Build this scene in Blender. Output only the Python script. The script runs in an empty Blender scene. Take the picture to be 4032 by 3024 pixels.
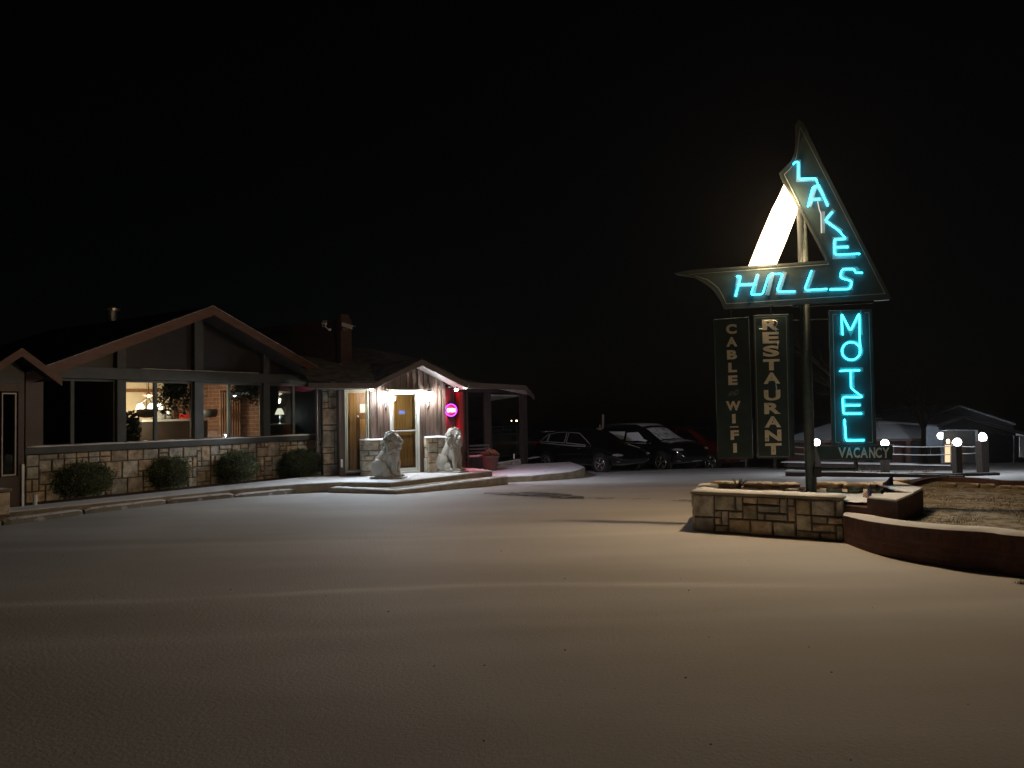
import bpy, math, random
from mathutils import Vector, Matrix, noise
R = math.radians
random.seed(7)
scn = bpy.context.scene
col = scn.collection
# ------------------------------------------------------------------ camera
F_PX = 3050.0; CX = 2016.0; CY = 1512.0
CAM_Z = 1.65; PITCH = math.atan(113 / F_PX); ROLL = -0.019
cam_d = bpy.data.cameras.new('camera'); cam = bpy.data.objects.new('camera', cam_d); col.objects.link(cam)
cam_d.sensor_width = 36; cam_d.lens = F_PX / 4032 * 36; cam_d.clip_start = 0.05; cam_d.clip_end = 3000
CM = Matrix.Rotation(math.pi / 2 + PITCH, 3, 'X') @ Matrix.Rotation(ROLL, 3, 'Z')
cam.matrix_world = Matrix.Translation((0, 0, CAM_Z)) @ CM.to_4x4()
scn.camera = cam
# ------------------------------------------------------------------ world (night)
w = bpy.data.worlds.new('World'); scn.world = w; w.use_nodes = True
nt = w.node_tree; bg = nt.nodes['Background']
sky = nt.nodes.new('ShaderNodeTexSky'); sky.sky_type = 'NISHITA'; sky.sun_disc = False
sky.sun_elevation = R(12); sky.sun_rotation = R(200)
nt.links.new(sky.outputs[0], bg.inputs[0]); bg.inputs[1].default_value = 0.00022
scn.view_settings.view_transform = 'Standard'; scn.view_settings.look = 'None'
scn.view_settings.exposure = 0; scn.view_settings.gamma = 1
scn.cycles.use_denoising = True
scn.cycles.max_bounces = 6; scn.cycles.diffuse_bounces = 3; scn.cycles.transparent_max_bounces = 12
scn.cycles.sample_clamp_indirect = 4.0

# ------------------------------------------------------------------ geometry helpers
def ray(px, py):
    d = CM @ Vector((px - CX, -(py - CY), -F_PX)); return d / d.y
def wp(px, py, D):
    d = ray(px, py); return Vector((d.x * D, D, CAM_Z + d.z * D))
def gz(y):
    if y < 16: return 0.0
    if y < 28: return -0.04 * (y - 16)
    if y < 110: return -0.48 - 0.077 * (y - 28)
    return -0.48 - 0.077 * 82 - 0.01 * (y - 110)
def ghit(px, py, lift=0.0):
    d = ray(px, py); y = 3.0
    for _ in range(6000):
        if CAM_Z + d.z * y <= gz(y) + lift: break
        y += 0.02
    return Vector((d.x * y, y, gz(y) + lift))
def zhit(px, py, z):
    d = ray(px, py); t = (z - CAM_Z) / d.z; return Vector((d.x * t, t, z))
class Plane:
    def __init__(s, o, u, n=0.0):
        s.u = Vector((u[0], u[1], 0)).normalized(); s.n = Vector((s.u.y, -s.u.x, 0))
        s.o = Vector((o[0], o[1], 0)) + s.n * n
    def sz(s, px, py, n=0.0):
        d = ray(px, py); o = s.o + s.n * n
        k = o.dot(s.n) / Vector((d.x, 1, 0)).dot(s.n)
        p = Vector((d.x * k, k, 0))
        return ((p - o).dot(s.u), CAM_Z + d.z * k)
    def P(s, a, z, n=0.0):
        return s.o + s.u * a + s.n * n + Vector((0, 0, z))
OR = {}
class MB:
    def __init__(s): s.v = []; s.f = []; s.uv = {}; s.t = {}
    def add(s, vs, fs, tint=None, uvs=None):
        b = len(s.v); s.v += [Vector(x) for x in vs]
        for k, f in enumerate(fs):
            i = len(s.f); s.f.append([b + q for q in f])
            if tint is not None: s.t[i] = tint
            if uvs: s.uv[i] = uvs[k]
        return s
    def extr(s, pts, vec, tint=None):
        n = len(pts); vec = Vector(vec)
        vs = [Vector(p) for p in pts] + [Vector(p) + vec for p in pts]
        fs = [list(range(n))[::-1], list(range(n, 2 * n))] + [[i, (i + 1) % n, n + (i + 1) % n, n + i] for i in range(n)]
        return s.add(vs, fs, tint)
    def prism(s, pl, pts, n0, n1, tint=None):
        return s.extr([pl.P(a, z, n0) for a, z in pts], pl.n * (n1 - n0), tint)
    def rect(s, pl, a0, a1, z0, z1, n0, n1, tint=None):
        return s.prism(pl, [(a0, z0), (a1, z0), (a1, z1), (a0, z1)], n0, n1, tint)
    def prect(s, pl, x0, y0, x1, y1, n0, n1, tint=None):
        """rectangle given by photo corners, squared up on the wall"""
        n = max(n0, n1)
        a0, zt0 = pl.sz(x0, y0, n); a1, zb1 = pl.sz(x1, y1, n)
        zt1 = pl.sz(x1, y0, n)[1]; zb0 = pl.sz(x0, y1, n)[1]
        return s.rect(pl, a0, a1, zb1, zt0, n0, n1, tint)
    def ppoly(s, pl, pts, n0, n1, tint=None):
        return s.prism(pl, [pl.sz(x, y, max(n0, n1)) for x, y in pts], n0, n1, tint)
    def slab(s, pts, z0, z1, tint=None):
        return s.extr([(p[0], p[1], z0) for p in pts], (0, 0, z1 - z0), tint)
    def box(s, c, sz, rz=0, tint=None, M=None):
        m = Matrix.Translation(Vector(c)) @ Matrix.Rotation(rz, 4, 'Z')
        if M is not None: m = M @ m
        x, y, z = [q / 2 for q in sz]
        vs = [m @ Vector((a * x, b * y, c2 * z)) for c2 in (-1, 1) for b in (-1, 1) for a in (-1, 1)]
        return s.add(vs, [(0, 2, 3, 1), (4, 5, 7, 6), (0, 1, 5, 4), (2, 6, 7, 3), (0, 4, 6, 2), (1, 3, 7, 5)], tint)
    def tube(s, pts, r, seg=8, r2=None, caps=True, closed=False):
        pts = [Vector(p) for p in pts]; n = len(pts); vs = []; fs = []
        if r2 is None: r2 = r
        prev = None
        for i, p in enumerate(pts):
            if closed: t = pts[(i + 1) % n] - pts[i - 1]
            else: t = pts[min(i + 1, n - 1)] - pts[max(i - 1, 0)]
            t = t.normalized() if t.length > 1e-9 else Vector((0, 0, 1))
            if prev is None:
                a = Vector((0, 0, 1)) if abs(t.z) < .9 else Vector((1, 0, 0)); u = t.cross(a).normalized()
            else:
                u = (prev - t * prev.dot(t)); u = u.normalized() if u.length > 1e-6 else t.orthogonal().normalized()
            prev = u; v = t.cross(u); rr = r + (r2 - r) * i / max(1, n - 1)
            for k in range(seg):
                g = 2 * math.pi * k / seg; vs.append(p + (u * math.cos(g) + v * math.sin(g)) * rr)
        for i in range(n if closed else n - 1):
            for k in range(seg):
                fs.append((i * seg + k, i * seg + (k + 1) % seg, ((i + 1) % n) * seg + (k + 1) % seg, ((i + 1) % n) * seg + k))
        if caps and not closed: fs += [tuple(range(seg))[::-1], tuple(range((n - 1) * seg, n * seg))]
        return s.add(vs, fs)
    def ell(s, c, r, nu=12, nv=8, M=None):
        vs = []; fs = []; c = Vector(c)
        M = M or Matrix.Identity(3)
        for j in range(1, nv):
            th = math.pi * j / nv
            for i in range(nu):
                g = 2 * math.pi * i / nu
                vs.append(c + M @ Vector((r[0] * math.sin(th) * math.cos(g), r[1] * math.sin(th) * math.sin(g), r[2] * math.cos(th))))
        a = len(vs); vs += [c + M @ Vector((0, 0, r[2])), c - M @ Vector((0, 0, r[2]))]
        for j in range(nv - 2):
            for i in range(nu):
                fs.append((j * nu + i, (j + 1) * nu + i, (j + 1) * nu + (i + 1) % nu, j * nu + (i + 1) % nu))
        for i in range(nu):
            fs.append((a, i, (i + 1) % nu)); fs.append((a + 1, (nv - 2) * nu + (i + 1) % nu, (nv - 2) * nu + i))
        return s.add(vs, fs)
    def lathe(s, c, prof, seg=20):
        vs = []; fs = []; c = Vector(c)
        for r, z in prof:
            for k in range(seg):
                g = 2 * math.pi * k / seg; vs.append(c + Vector((r * math.cos(g), r * math.sin(g), z)))
        for i in range(len(prof) - 1):
            for k in range(seg):
                fs.append((i * seg + k, i * seg + (k + 1) % seg, (i + 1) * seg + (k + 1) % seg, (i + 1) * seg + k))
        fs += [tuple(range(seg))[::-1], tuple(range((len(prof) - 1) * seg, len(prof) * seg))]
        return s.add(vs, fs)
    def mesh(s, name, org=Vector((0, 0, 0)), uv=True):
        me = bpy.data.meshes.new(name)
        me.from_pydata([tuple(v - org) for v in s.v], [], s.f); me.update()
        if uv:
            L = me.uv_layers.new(name='UVMap')
            for p in me.polygons:
                n = p.normal; cu = s.uv.get(p.index)
                for k, li in enumerate(p.loop_indices):
                    co = me.vertices[me.loops[li].vertex_index].co + org
                    if cu: L.data[li].uv = cu[k]
                    elif abs(n.z) > .75: L.data[li].uv = (co.x, co.y)
                    else:
                        h = math.hypot(n.x, n.y) or 1
                        L.data[li].uv = ((-n.y * co.x + n.x * co.y) / h, co.z)
        if s.t:
            A = me.color_attributes.new('tint', 'FLOAT_COLOR', 'CORNER')
            for p in me.polygons:
                t = s.t.get(p.index, (1, 1, 1))
                for li in p.loop_indices: A.data[li].color = (t[0], t[1], t[2], 1)
        return me
    def build(s, name, mat, parent=None, smooth=False, base=None, bevel=0, label=None, sub=0, uv=True):
        org = OR[parent] if parent is not None else (Vector(base) if base is not None else Vector((0, 0, 0)))
        me = s.mesh(name, org, uv)
        o = bpy.data.objects.new(name, me); col.objects.link(o)
        for m in (mat if isinstance(mat, (list, tuple)) else [mat]): me.materials.append(m)
        if parent is not None: o.parent = parent
        else: o.location = org
        OR[o] = org
        if smooth:
            for p in me.polygons: p.use_smooth = True
        if bevel:
            b = o.modifiers.new('bevel', 'BEVEL'); b.width = bevel; b.segments = 2; b.limit_method = 'ANGLE'; b.angle_limit = R(40)
        if sub:
            q = o.modifiers.new('sub', 'SUBSURF'); q.levels = sub; q.render_levels = sub
        if label: o['label'] = label
        return o
def tag(o, label=None, cat=None, group=None, kind=None):
    if label: o['label'] = label
    if cat: o['category'] = cat
    if group: o['group'] = group
    if kind: o['kind'] = kind
    return o
def thing(name, label, cat, loc, group=None):
    o = bpy.data.objects.new(name, None); o.empty_display_size = .1; col.objects.link(o)
    o.location = loc; OR[o] = Vector(loc); return tag(o, label, cat, group)
def copy_tree(o, parent=None):
    c = o.copy(); col.objects.link(c); c.parent = parent; OR[c] = OR.get(o, Vector((0, 0, 0)))
    for ch in list(o.children): copy_tree(ch, c)
    return c
def lamp(kind, name, loc, energy, color, parent=None, size=.05, **kw):
    d = bpy.data.lights.new(name, kind); d.energy = energy; d.color = color
    if kind in ('POINT', 'SPOT'): d.shadow_soft_size = size
    for k, v in kw.items(): setattr(d, k, v)
    o = bpy.data.objects.new(name, d); col.objects.link(o)
    if parent is not None: o.parent = parent; o.location = Vector(loc) - OR[parent]
    else: o.location = loc
    return o

# ------------------------------------------------------------------ materials
def mat(name, base, rough=.7, var=.15, scale=6, bump=0, bscale=60, metal=0, emit=None, estr=0, base2=None, coord='Object', detail=4, coat=0, tint=False, stretch=None, spec=None):
    m = bpy.data.materials.new(name); m.use_nodes = True; n = m.node_tree.nodes; l = m.node_tree.links
    b = n['Principled BSDF']; b.inputs['Roughness'].default_value = rough; b.inputs['Metallic'].default_value = metal
    if coat: b.inputs['Coat Weight'].default_value = coat; b.inputs['Coat Roughness'].default_value = .04
    if spec is not None: b.inputs['Specular IOR Level'].default_value = spec
    tc = n.new('ShaderNodeTexCoord'); src = tc.outputs[coord]
    if stretch:
        mp = n.new('ShaderNodeMapping'); mp.inputs['Scale'].default_value = stretch; l.new(src, mp.inputs[0]); src = mp.outputs[0]
    nz = n.new('ShaderNodeTexNoise'); nz.inputs['Scale'].default_value = scale; nz.inputs['Detail'].default_value = detail
    l.new(src, nz.inputs['Vector'])
    rp = n.new('ShaderNodeValToRGB'); l.new(nz.outputs['Fac'], rp.inputs[0])
    rp.color_ramp.elements[0].position = .3; rp.color_ramp.elements[1].position = .7
    c2 = base2 or base
    rp.color_ramp.elements[0].color = [max(0, c * (1 - var)) for c in base] + [1]
    rp.color_ramp.elements[1].color = [min(1, c * (1 + var)) for c in c2] + [1]
    out = rp.outputs[0]
    if tint:
        at = n.new('ShaderNodeAttribute'); at.attribute_name = 'tint'
        mx = n.new('ShaderNodeMix'); mx.data_type = 'RGBA'; mx.blend_type = 'MULTIPLY'; mx.inputs[0].default_value = 1
        l.new(out, mx.inputs[6]); l.new(at.outputs['Color'], mx.inputs[7]); out = mx.outputs[2]
    l.new(out, b.inputs['Base Color'])
    if bump:
        n2 = n.new('ShaderNodeTexNoise'); n2.inputs['Scale'].default_value = bscale; n2.inputs['Detail'].default_value = 5
        l.new(src, n2.inputs['Vector'])
        bp = n.new('ShaderNodeBump'); bp.inputs['Strength'].default_value = bump; bp.inputs['Distance'].default_value = .02
        l.new(n2.outputs['Fac'], bp.inputs['Height']); l.new(bp.outputs[0], b.inputs['Normal'])
    if emit: b.inputs['Emission Color'].default_value = (*emit, 1); b.inputs['Emission Strength'].default_value = estr
    return m
def emis(name, c, s):
    m = bpy.data.materials.new(name); m.use_nodes = True; n = m.node_tree.nodes; l = m.node_tree.links
    n.remove(n['Principled BSDF']); e = n.new('ShaderNodeEmission'); e.inputs[0].default_value = (*c, 1); e.inputs[1].default_value = s
    l.new(e.outputs[0], n['Material Output'].inputs[0]); return m
def glassy(name, tintc=(.85, .9, .88), refl=.10):
    m = bpy.data.materials.new(name); m.use_nodes = True; n = m.node_tree.nodes; l = m.node_tree.links
    n.remove(n['Principled BSDF'])
    t = n.new('ShaderNodeBsdfTransparent'); t.inputs[0].default_value = (*tintc, 1)
    g = n.new('ShaderNodeBsdfGlossy'); g.inputs['Roughness'].default_value = .02
    f = n.new('ShaderNodeFresnel'); f.inputs[0].default_value = 1.45
    mx = n.new('ShaderNodeMixShader'); l.new(f.outputs[0], mx.inputs[0]); l.new(t.outputs[0], mx.inputs[1]); l.new(g.outputs[0], mx.inputs[2])
    l.new(mx.outputs[0], n['Material Output'].inputs[0]); return m
def brickmat(name, c1, c2, mortar, sx=1.0, bw=.2, rh=.067):
    m = bpy.data.materials.new(name); m.use_nodes = True; n = m.node_tree.nodes; l = m.node_tree.links
    b = n['Principled BSDF']; b.inputs['Roughness'].default_value = .85
    tc = n.new('ShaderNodeTexCoord'); br = n.new('ShaderNodeTexBrick'); l.new(tc.outputs['UV'], br.inputs['Vector'])
    br.inputs['Color1'].default_value = (*c1, 1); br.inputs['Color2'].default_value = (*c2, 1); br.inputs['Mortar'].default_value = (*mortar, 1)
    br.inputs['Scale'].default_value = 1; br.inputs['Brick Width'].default_value = bw; br.inputs['Row Height'].default_value = rh
    br.inputs['Mortar Size'].default_value = .008; br.inputs['Bias'].default_value = 0
    nz = n.new('ShaderNodeTexNoise'); nz.inputs['Scale'].default_value = 9; l.new(tc.outputs['Object'], nz.inputs['Vector'])
    mx = n.new('ShaderNodeMix'); mx.data_type = 'RGBA'; mx.blend_type = 'MULTIPLY'; mx.inputs[0].default_value = .6
    l.new(br.outputs[0], mx.inputs[6]); l.new(nz.outputs['Fac'], mx.inputs[7]); l.new(mx.outputs[2], b.inputs['Base Color'])
    bp = n.new('ShaderNodeBump'); bp.inputs['Strength'].default_value = .7; bp.inputs['Distance'].default_value = .006; bp.invert = True
    l.new(br.outputs['Fac'], bp.inputs['Height']); l.new(bp.outputs[0], b.inputs['Normal'])
    return m
def snowmix(name, under, patch=(.42, .50), sn=(.78, .80, .84), scale=1.2, bump=.5, bscale=18, nrm=False, dist=.03, bands=False):
    """snow lying over another colour; thin patches let it show"""
    m = bpy.data.materials.new(name); m.use_nodes = True; n = m.node_tree.nodes; l = m.node_tree.links
    b = n['Principled BSDF']; b.inputs['Roughness'].default_value = .75; b.inputs['Specular IOR Level'].default_value = .25
    tc = n.new('ShaderNodeTexCoord')
    nz = n.new('ShaderNodeTexNoise'); nz.inputs['Scale'].default_value = scale; nz.inputs['Detail'].default_value = 9; nz.inputs['Roughness'].default_value = .62
    l.new(tc.outputs['Object'], nz.inputs['Vector'])
    rp = n.new('ShaderNodeValToRGB'); rp.color_ramp.elements[0].position = patch[0]; rp.color_ramp.elements[1].position = patch[1]
    rp.color_ramp.elements[0].color = (*under, 1); rp.color_ramp.elements[1].color = (*sn, 1)
    if nrm:
        ge = n.new('ShaderNodeNewGeometry'); sp = n.new('ShaderNodeSeparateXYZ'); l.new(ge.outputs['Normal'], sp.inputs[0])
        ma = n.new('ShaderNodeMath'); ma.operation = 'MULTIPLY_ADD'; ma.inputs[1].default_value = .45; l.new(sp.outputs['Z'], ma.inputs[0]); l.new(nz.outputs['Fac'], ma.inputs[2])
        l.new(ma.outputs[0], rp.inputs[0])
    else: l.new(nz.outputs['Fac'], rp.inputs[0])
    out = rp.outputs[0]
    n3 = n.new('ShaderNodeTexNoise'); n3.inputs['Scale'].default_value = .35; n3.inputs['Detail'].default_value = 6
    mp = n.new('ShaderNodeMapping'); mp.inputs['Scale'].default_value = (.6, 2.0, 1); l.new(tc.outputs['Object'], mp.inputs[0]); l.new(mp.outputs[0], n3.inputs['Vector'])
    r3 = n.new('ShaderNodeValToRGB'); r3.color_ramp.elements[0].position = .35; r3.color_ramp.elements[1].position = .65
    r3.color_ramp.elements[0].color = (.82, .80, .78, 1); r3.color_ramp.elements[1].color = (1, 1, 1, 1); l.new(n3.outputs['Fac'], r3.inputs[0])
    mx = n.new('ShaderNodeMix'); mx.data_type = 'RGBA'; mx.blend_type = 'MULTIPLY'; mx.inputs[0].default_value = 1 if bands else .3
    l.new(out, mx.inputs[6]); l.new(r3.outputs[0], mx.inputs[7]); out = mx.outputs[2]
    l.new(out, b.inputs['Base Color'])
    n2 = n.new('ShaderNodeTexNoise'); n2.inputs['Scale'].default_value = bscale; n2.inputs['Detail'].default_value = 8; n2.inputs['Roughness'].default_value = .7
    l.new(tc.outputs['Object'], n2.inputs['Vector'])
    bp = n.new('ShaderNodeBump'); bp.inputs['Strength'].default_value = bump; bp.inputs['Distance'].default_value = dist
    l.new(n2.outputs['Fac'], bp.inputs['Height']); l.new(bp.outputs[0], b.inputs['Normal'])
    return m
M = {}
M['lot'] = snowmix('snow_on_asphalt', (.10, .10, .10), (.20, .30), (.62, .62, .63), 2.2, .45, 34, bands=True, dist=.03)
M['snow'] = snowmix('snow', (.6, .6, .62), (.2, .3), (.8, .82, .86), 3, .5, 14)
M['thin'] = snowmix('thin_snow_concrete', (.22, .2, .18), (.36, .5), (.74, .76, .8), 5, .5, 20)
M['terr'] = snowmix('trodden_snow', (.2, .18, .16), (.28, .42), (.74, .76, .8), 2.5, .5, 20)
M['grass'] = snowmix('snowy_grass', (.15, .125, .065), (.36, .60), (.55, .52, .45), 9, .9, 60)
M['stone'] = mat('ashlar_stone', (.40, .34, .26), .85, .3, 7, .9, 25, base2=(.52, .47, .38), tint=True)
M['mortar'] = mat('mortar', (.15, .12, .09), .9, .3, 20, .6, 60)
M['brick'] = brickmat('brick', (.13, .042, .03), (.18, .062, .042), (.11, .085, .07))
M['brickdark'] = brickmat('old_brick', (.11, .038, .026), (.15, .055, .038), (.09, .07, .06))
M['inbrick'] = brickmat('inner_brick', (.19, .08, .055), (.26, .12, .08), (.34, .28, .22), bw=.32, rh=.10)
M['fascia'] = mat('rust_painted_wood', (.12, .056, .036), .6, .25, 3, .2, 30, stretch=(1, 1, 6))
M['greywood'] = mat('grey_painted_timber', (.055, .058, .056), .6, .2, 4, .2, 40)
M['brownwood'] = mat('brown_painted_timber', (.085, .058, .046), .6, .2, 4, .2, 40)
M['siding'] = mat('stained_cedar_siding', (.042, .027, .020), .5, .4, 4, .3, 20, stretch=(4, 4, .5), base2=(.10, .064, .048))
M['darkwood'] = mat('dark_soffit_boards', (.04, .03, .024), .7, .3, 4, stretch=(1, 1, 6))
M['soffit'] = mat('pale_soffit', (.5, .45, .42), .7, .1, 3)
M['shingle'] = snowmix('shingles_thin_snow', (.12, .105, .10), (.35, .75), (.42, .40, .38), 4, .8, 30)
M['darkroof'] = mat('dark_shingles', (.035, .033, .032), .9, .3, 8, .6, 30)
M['concrete'] = mat('concrete', (.30, .25, .18), .85, .3, 5, .6, 30)
M['conc2'] = snowmix('concrete_bumper', (.22, .2, .16), (.62, .78), (.7, .7, .7), 4, .6, 25, nrm=True)
M['oak'] = mat('golden_oak', (.50, .27, .085), .45, .2, 3, .05, 40, stretch=(8, 8, .6), base2=(.56, .32, .11))
M['alu'] = mat('pale_aluminium_frame', (.62, .64, .60), .4, .05, 3, metal=.2)
M['trim'] = mat('pale_green_trim', (.36, .37, .28), .6, .1, 3)
M['metal'] = mat('brushed_metal', (.45, .45, .45), .35, .1, 5, metal=.9)
M['iron'] = mat('black_iron', (.06, .065, .07), .5, .2, 20)
M['glass'] = glassy('window_glass')
M['signgreen'] = mat('teal_sign_enamel', (.018, .040, .042), .5, .25, 3, .05, 30, base2=(.024, .048, .049))
M['signedge'] = mat('sign_edge_metal', (.035, .045, .044), .5, .3, 5, .1, 20)
M['paint'] = mat('cream_sign_paint', (.80, .74, .58), .6, .15, 9)
M['line'] = mat('sign_pinline_paint', (.24, .26, .24), .6, .2, 9)
M['vac'] = mat('pale_vacancy_paint', (.17, .21, .20), .6, .2, 30)
M['vactext'] = mat('pale_vacancy_lettering', (.55, .62, .56), .6, .25, 30)
M['neon'] = emis('neon_cyan', (.022, .68, 1.0), 15)
M['deadneon'] = mat('unlit_glass_tube', (.75, .72, .62), .12, .05, 3, coat=.5)
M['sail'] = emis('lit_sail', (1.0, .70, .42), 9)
M['pole'] = mat('green_painted_pole', (.038, .055, .052), .55, .35, 12, .3, 30)
M['bulb'] = emis('white_bulb', (.88, .92, 1.0), 55)
M['globe'] = emis('globe_lamp', (.92, .94, 1.0), 26)
M['warmbulb'] = emis('warm_bulb', (1, .72, .38), 25)
M['pink'] = emis('neon_pink', (1.0, .08, .42), 6)
M['violet'] = emis('neon_violet', (.45, .05, 1.0), 5)
M['leaf'] = mat('boxwood_leaf', (.055, .085, .028), .5, .5, 8, base2=(.09, .12, .045))
M['core'] = mat('boxwood_twigs', (.02, .022, .012), .9, .2, 20)
M['statue'] = snowmix('cast_stone_lion', (.40, .385, .34), (.80, .90), (.82, .84, .86), 18, 1, 28, nrm=True, dist=.022)
M['mulch'] = mat('mulch', (.075, .04, .028), .95, .6, 30, 1, 40)
M['black'] = mat('black_plastic', (.012, .012, .013), .5, .1, 5)
M['rubber'] = mat('tyre_rubber', (.02, .02, .02), .8, .2, 20)
M['alloy'] = mat('alloy_rim', (.55, .56, .58), .25, .05, 5, metal=.85)
M['carglass'] = mat('dark_car_glass', (.008, .009, .01), .05, .1, 5, coat=1)
M['trimsilver'] = mat('bright_window_trim', (.62, .64, .68), .35, .05, 5, metal=.2)
M['carblack'] = mat('black_car_paint', (.004, .006, .007), .10, .1, 5, coat=1)
M['carred'] = mat('red_car_paint', (.11, .007, .008), .25, .1, 5, coat=1)
M['chrome'] = mat('chrome', (.75, .77, .8), .12, .03, 5, metal=1)
M['taillamp'] = mat('red_lens', (.35, .01, .01), .15, .1, 5, coat=1)
M['headlamp'] = mat('clear_lens', (.22, .24, .26), .08, .1, 5, coat=1)
M['cream'] = mat('cream_plaster', (.70, .60, .45), .85, .06, 3)
M['inwood'] = mat('interior_brown_wood', (.22, .10, .05), .5, .3, 5, stretch=(6, 6, .7))
M['plant'] = mat('house_plant_leaf', (.012, .02, .009), .5, .5, 10)
M['white'] = mat('white_enamel', (.75, .75, .72), .4, .05, 5)
M['redplastic'] = mat('red_board', (.5, .03, .03), .5, .1, 5)
M['grey'] = mat('mid_grey', (.25, .25, .25), .6, .1, 5)
M['bluegrey'] = mat('blue_grey_siding', (.06, .07, .085), .7, .2, 4, .3, 20)
M['terracotta'] = mat('clay_pot', (.10, .045, .035), .8, .2, 8, .3, 30)
M['bark'] = mat('bark', (.10, .08, .06), .9, .4, 14, .6, 30)
M['postwood'] = mat('rough_post_timber', (.03, .021, .017), .9, .35, 8, .6, 25, stretch=(3, 3, .5))
M['flagred'] = mat('flag_red', (.45, .04, .05), .8, .1, 5)
M['flagwhite'] = mat('flag_white', (.7, .68, .64), .8, .05, 5)
M['flagblue'] = mat('flag_blue', (.04, .06, .20), .8, .1, 5)
M['rock'] = snowmix('rock_with_snow', (.28, .22, .15), (.80, .90), (.8, .8, .78), 5, .8, 18, nrm=True)
M['straw'] = mat('dry_plant', (.30, .17, .10), .8, .4, 12)
M['stain'] = mat('wet_bare_asphalt', (.05, .048, .045), .55, .4, 9, .5, 60)
_n = M['stain'].node_tree.nodes; _l = M['stain'].node_tree.links
_tc = _n.new('ShaderNodeTexCoord'); _mp = _n.new('ShaderNodeMapping'); _mp.inputs['Scale'].default_value = (1.6, 5, 1); _nz = _n.new('ShaderNodeTexNoise'); _nz.inputs['Scale'].default_value = 1.4; _nz.inputs['Detail'].default_value = 10; _nz.inputs['Roughness'].default_value = .7
_l.new(_tc.outputs['Object'], _mp.inputs[0]); _l.new(_mp.outputs[0], _nz.inputs['Vector'])
_rp = _n.new('ShaderNodeValToRGB'); _rp.color_ramp.elements[0].position = .47; _rp.color_ramp.elements[1].position = .55; _l.new(_nz.outputs['Fac'], _rp.inputs[0]); _l.new(_rp.outputs[0], _n['Principled BSDF'].inputs['Alpha'])

# ------------------------------------------------------------------ planes of the place
FU = Vector((3.74, 5.67, 0)).normalized()
F = Plane((-9.24, 14.73), FU)                      # restaurant window wall
EU = (.927, .375)
E = Plane((-4.3, 19.2), EU)                        # wall with the door
S = Plane((4.12, 10.80), (.94, -.342), .15)        # front face of the sign
SLAB = .155

def rocks_wall(mb, pl, a0, a1, z0, z1, n0, seed, unit=.105, top=None, depth=.05):
    """irregular ashlar blocks standing proud of a mortar backing"""
    rnd = random.Random(seed)
    nx = max(1, round((a1 - a0) / unit)); nz_ = max(1, round((z1 - z0) / unit))
    ux = (a1 - a0) / nx; uz = (z1 - z0) / nz_
    used = [[False] * nx for _ in range(nz_)]
    for j in range(nz_):
        for i in range(nx):
            if used[j][i]: continue
            opts = rnd.choice([(2, 1), (2, 1), (3, 2), (2, 2), (1, 1), (1, 2), (3, 1), (3, 2), (2, 2), (3, 3)])
            wi, hj = opts
            w_ = 0
            while w_ < wi and i + w_ < nx and not used[j][i + w_]: w_ += 1
            h_ = min(hj, nz_ - j)
            for b in range(h_):
                for a in range(w_): used[j + b][i + a] = True
            g = .011
            x0 = a0 + i * ux + g; x1 = a0 + (i + w_) * ux - g; y0 = z0 + j * uz + g; y1 = z0 + (j + h_) * uz - g
            jt = lambda: rnd.uniform(-.005, .005)
            d = depth * rnd.uniform(.6, 1.1); c = .012
            t = rnd.uniform(.72, 1.25); hue = rnd.choice([(1, 1, 1), (1.05, .98, .9), (.9, .95, 1.05), (1.06, .94, .82), (.95, 1, 1)])
            tn = tuple(t * h for h in hue)
            o = [(x0 + jt(), y0 + jt()), (x1 + jt(), y0 + jt()), (x1 + jt(), y1 + jt()), (x0 + jt(), y1 + jt())]
            inn = [(o[0][0] + c, o[0][1] + c), (o[1][0] - c, o[1][1] + c), (o[2][0] - c, o[2][1] - c), (o[3][0] + c, o[3][1] - c)]
            nb = [d * rnd.uniform(.85, 1.1) for _ in range(4)]
            vs = [pl.P(a, z, n0 - .01) for a, z in o] + [pl.P(a, z, n0 + d * .7) for a, z in o] + [pl.P(a, z, n0 + q) for (a, z), q in zip(inn, nb)]
            fs = [(k, (k + 1) % 4, 4 + (k + 1) % 4, 4 + k) for k in range(4)] + [(4 + k, 4 + (k + 1) % 4, 8 + (k + 1) % 4, 8 + k) for k in range(4)] + [(8, 9, 10, 11)]
            mb.add(vs, fs, tn)

def lumpy_strip(mb, pts, width, z, thick, seed, n_in=None):
    """snow lying along a line, uneven in height and edge"""
    rnd = random.Random(seed); P = [Vector(p) for p in pts]; st = []
    for a, b in zip(P[:-1], P[1:]):
        k = max(1, int((b - a).length / .12))
        for i in range(k): st.append(a.lerp(b, i / k))
    st.append(P[-1]); rows = []
    for i, p in enumerate(st):
        t = (st[min(i + 1, len(st) - 1)] - st[max(0, i - 1)]).normalized(); s_ = Vector((-t.y, t.x, 0))
        h = thick * rnd.uniform(.7, 1.25); wl = width * .5 * rnd.uniform(.9, 1.06); wr = width * .5 * rnd.uniform(.9, 1.06)
        zz = z if z is not None else p.z
        rows.append([p.xy.to_3d() + s_ * wl + Vector((0, 0, zz)), p.xy.to_3d() + s_ * wl * .93 + Vector((0, 0, zz + h * .75)), p.xy.to_3d() + Vector((0, 0, zz + h)),
                     p.xy.to_3d() - s_ * wr * .93 + Vector((0, 0, zz + h * .75)), p.xy.to_3d() - s_ * wr + Vector((0, 0, zz))])
    vs = [v for r in rows for v in r]; fs = []
    for i in range(len(rows) - 1):
        for k in range(4): fs.append((i * 5 + k, (i + 1) * 5 + k, (i + 1) * 5 + k + 1, i * 5 + k + 1))
    fs += [(0, 1, 2, 3, 4), tuple((len(rows) - 1) * 5 + k for k in (4, 3, 2, 1, 0))]
    mb.add(vs, fs)

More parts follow.
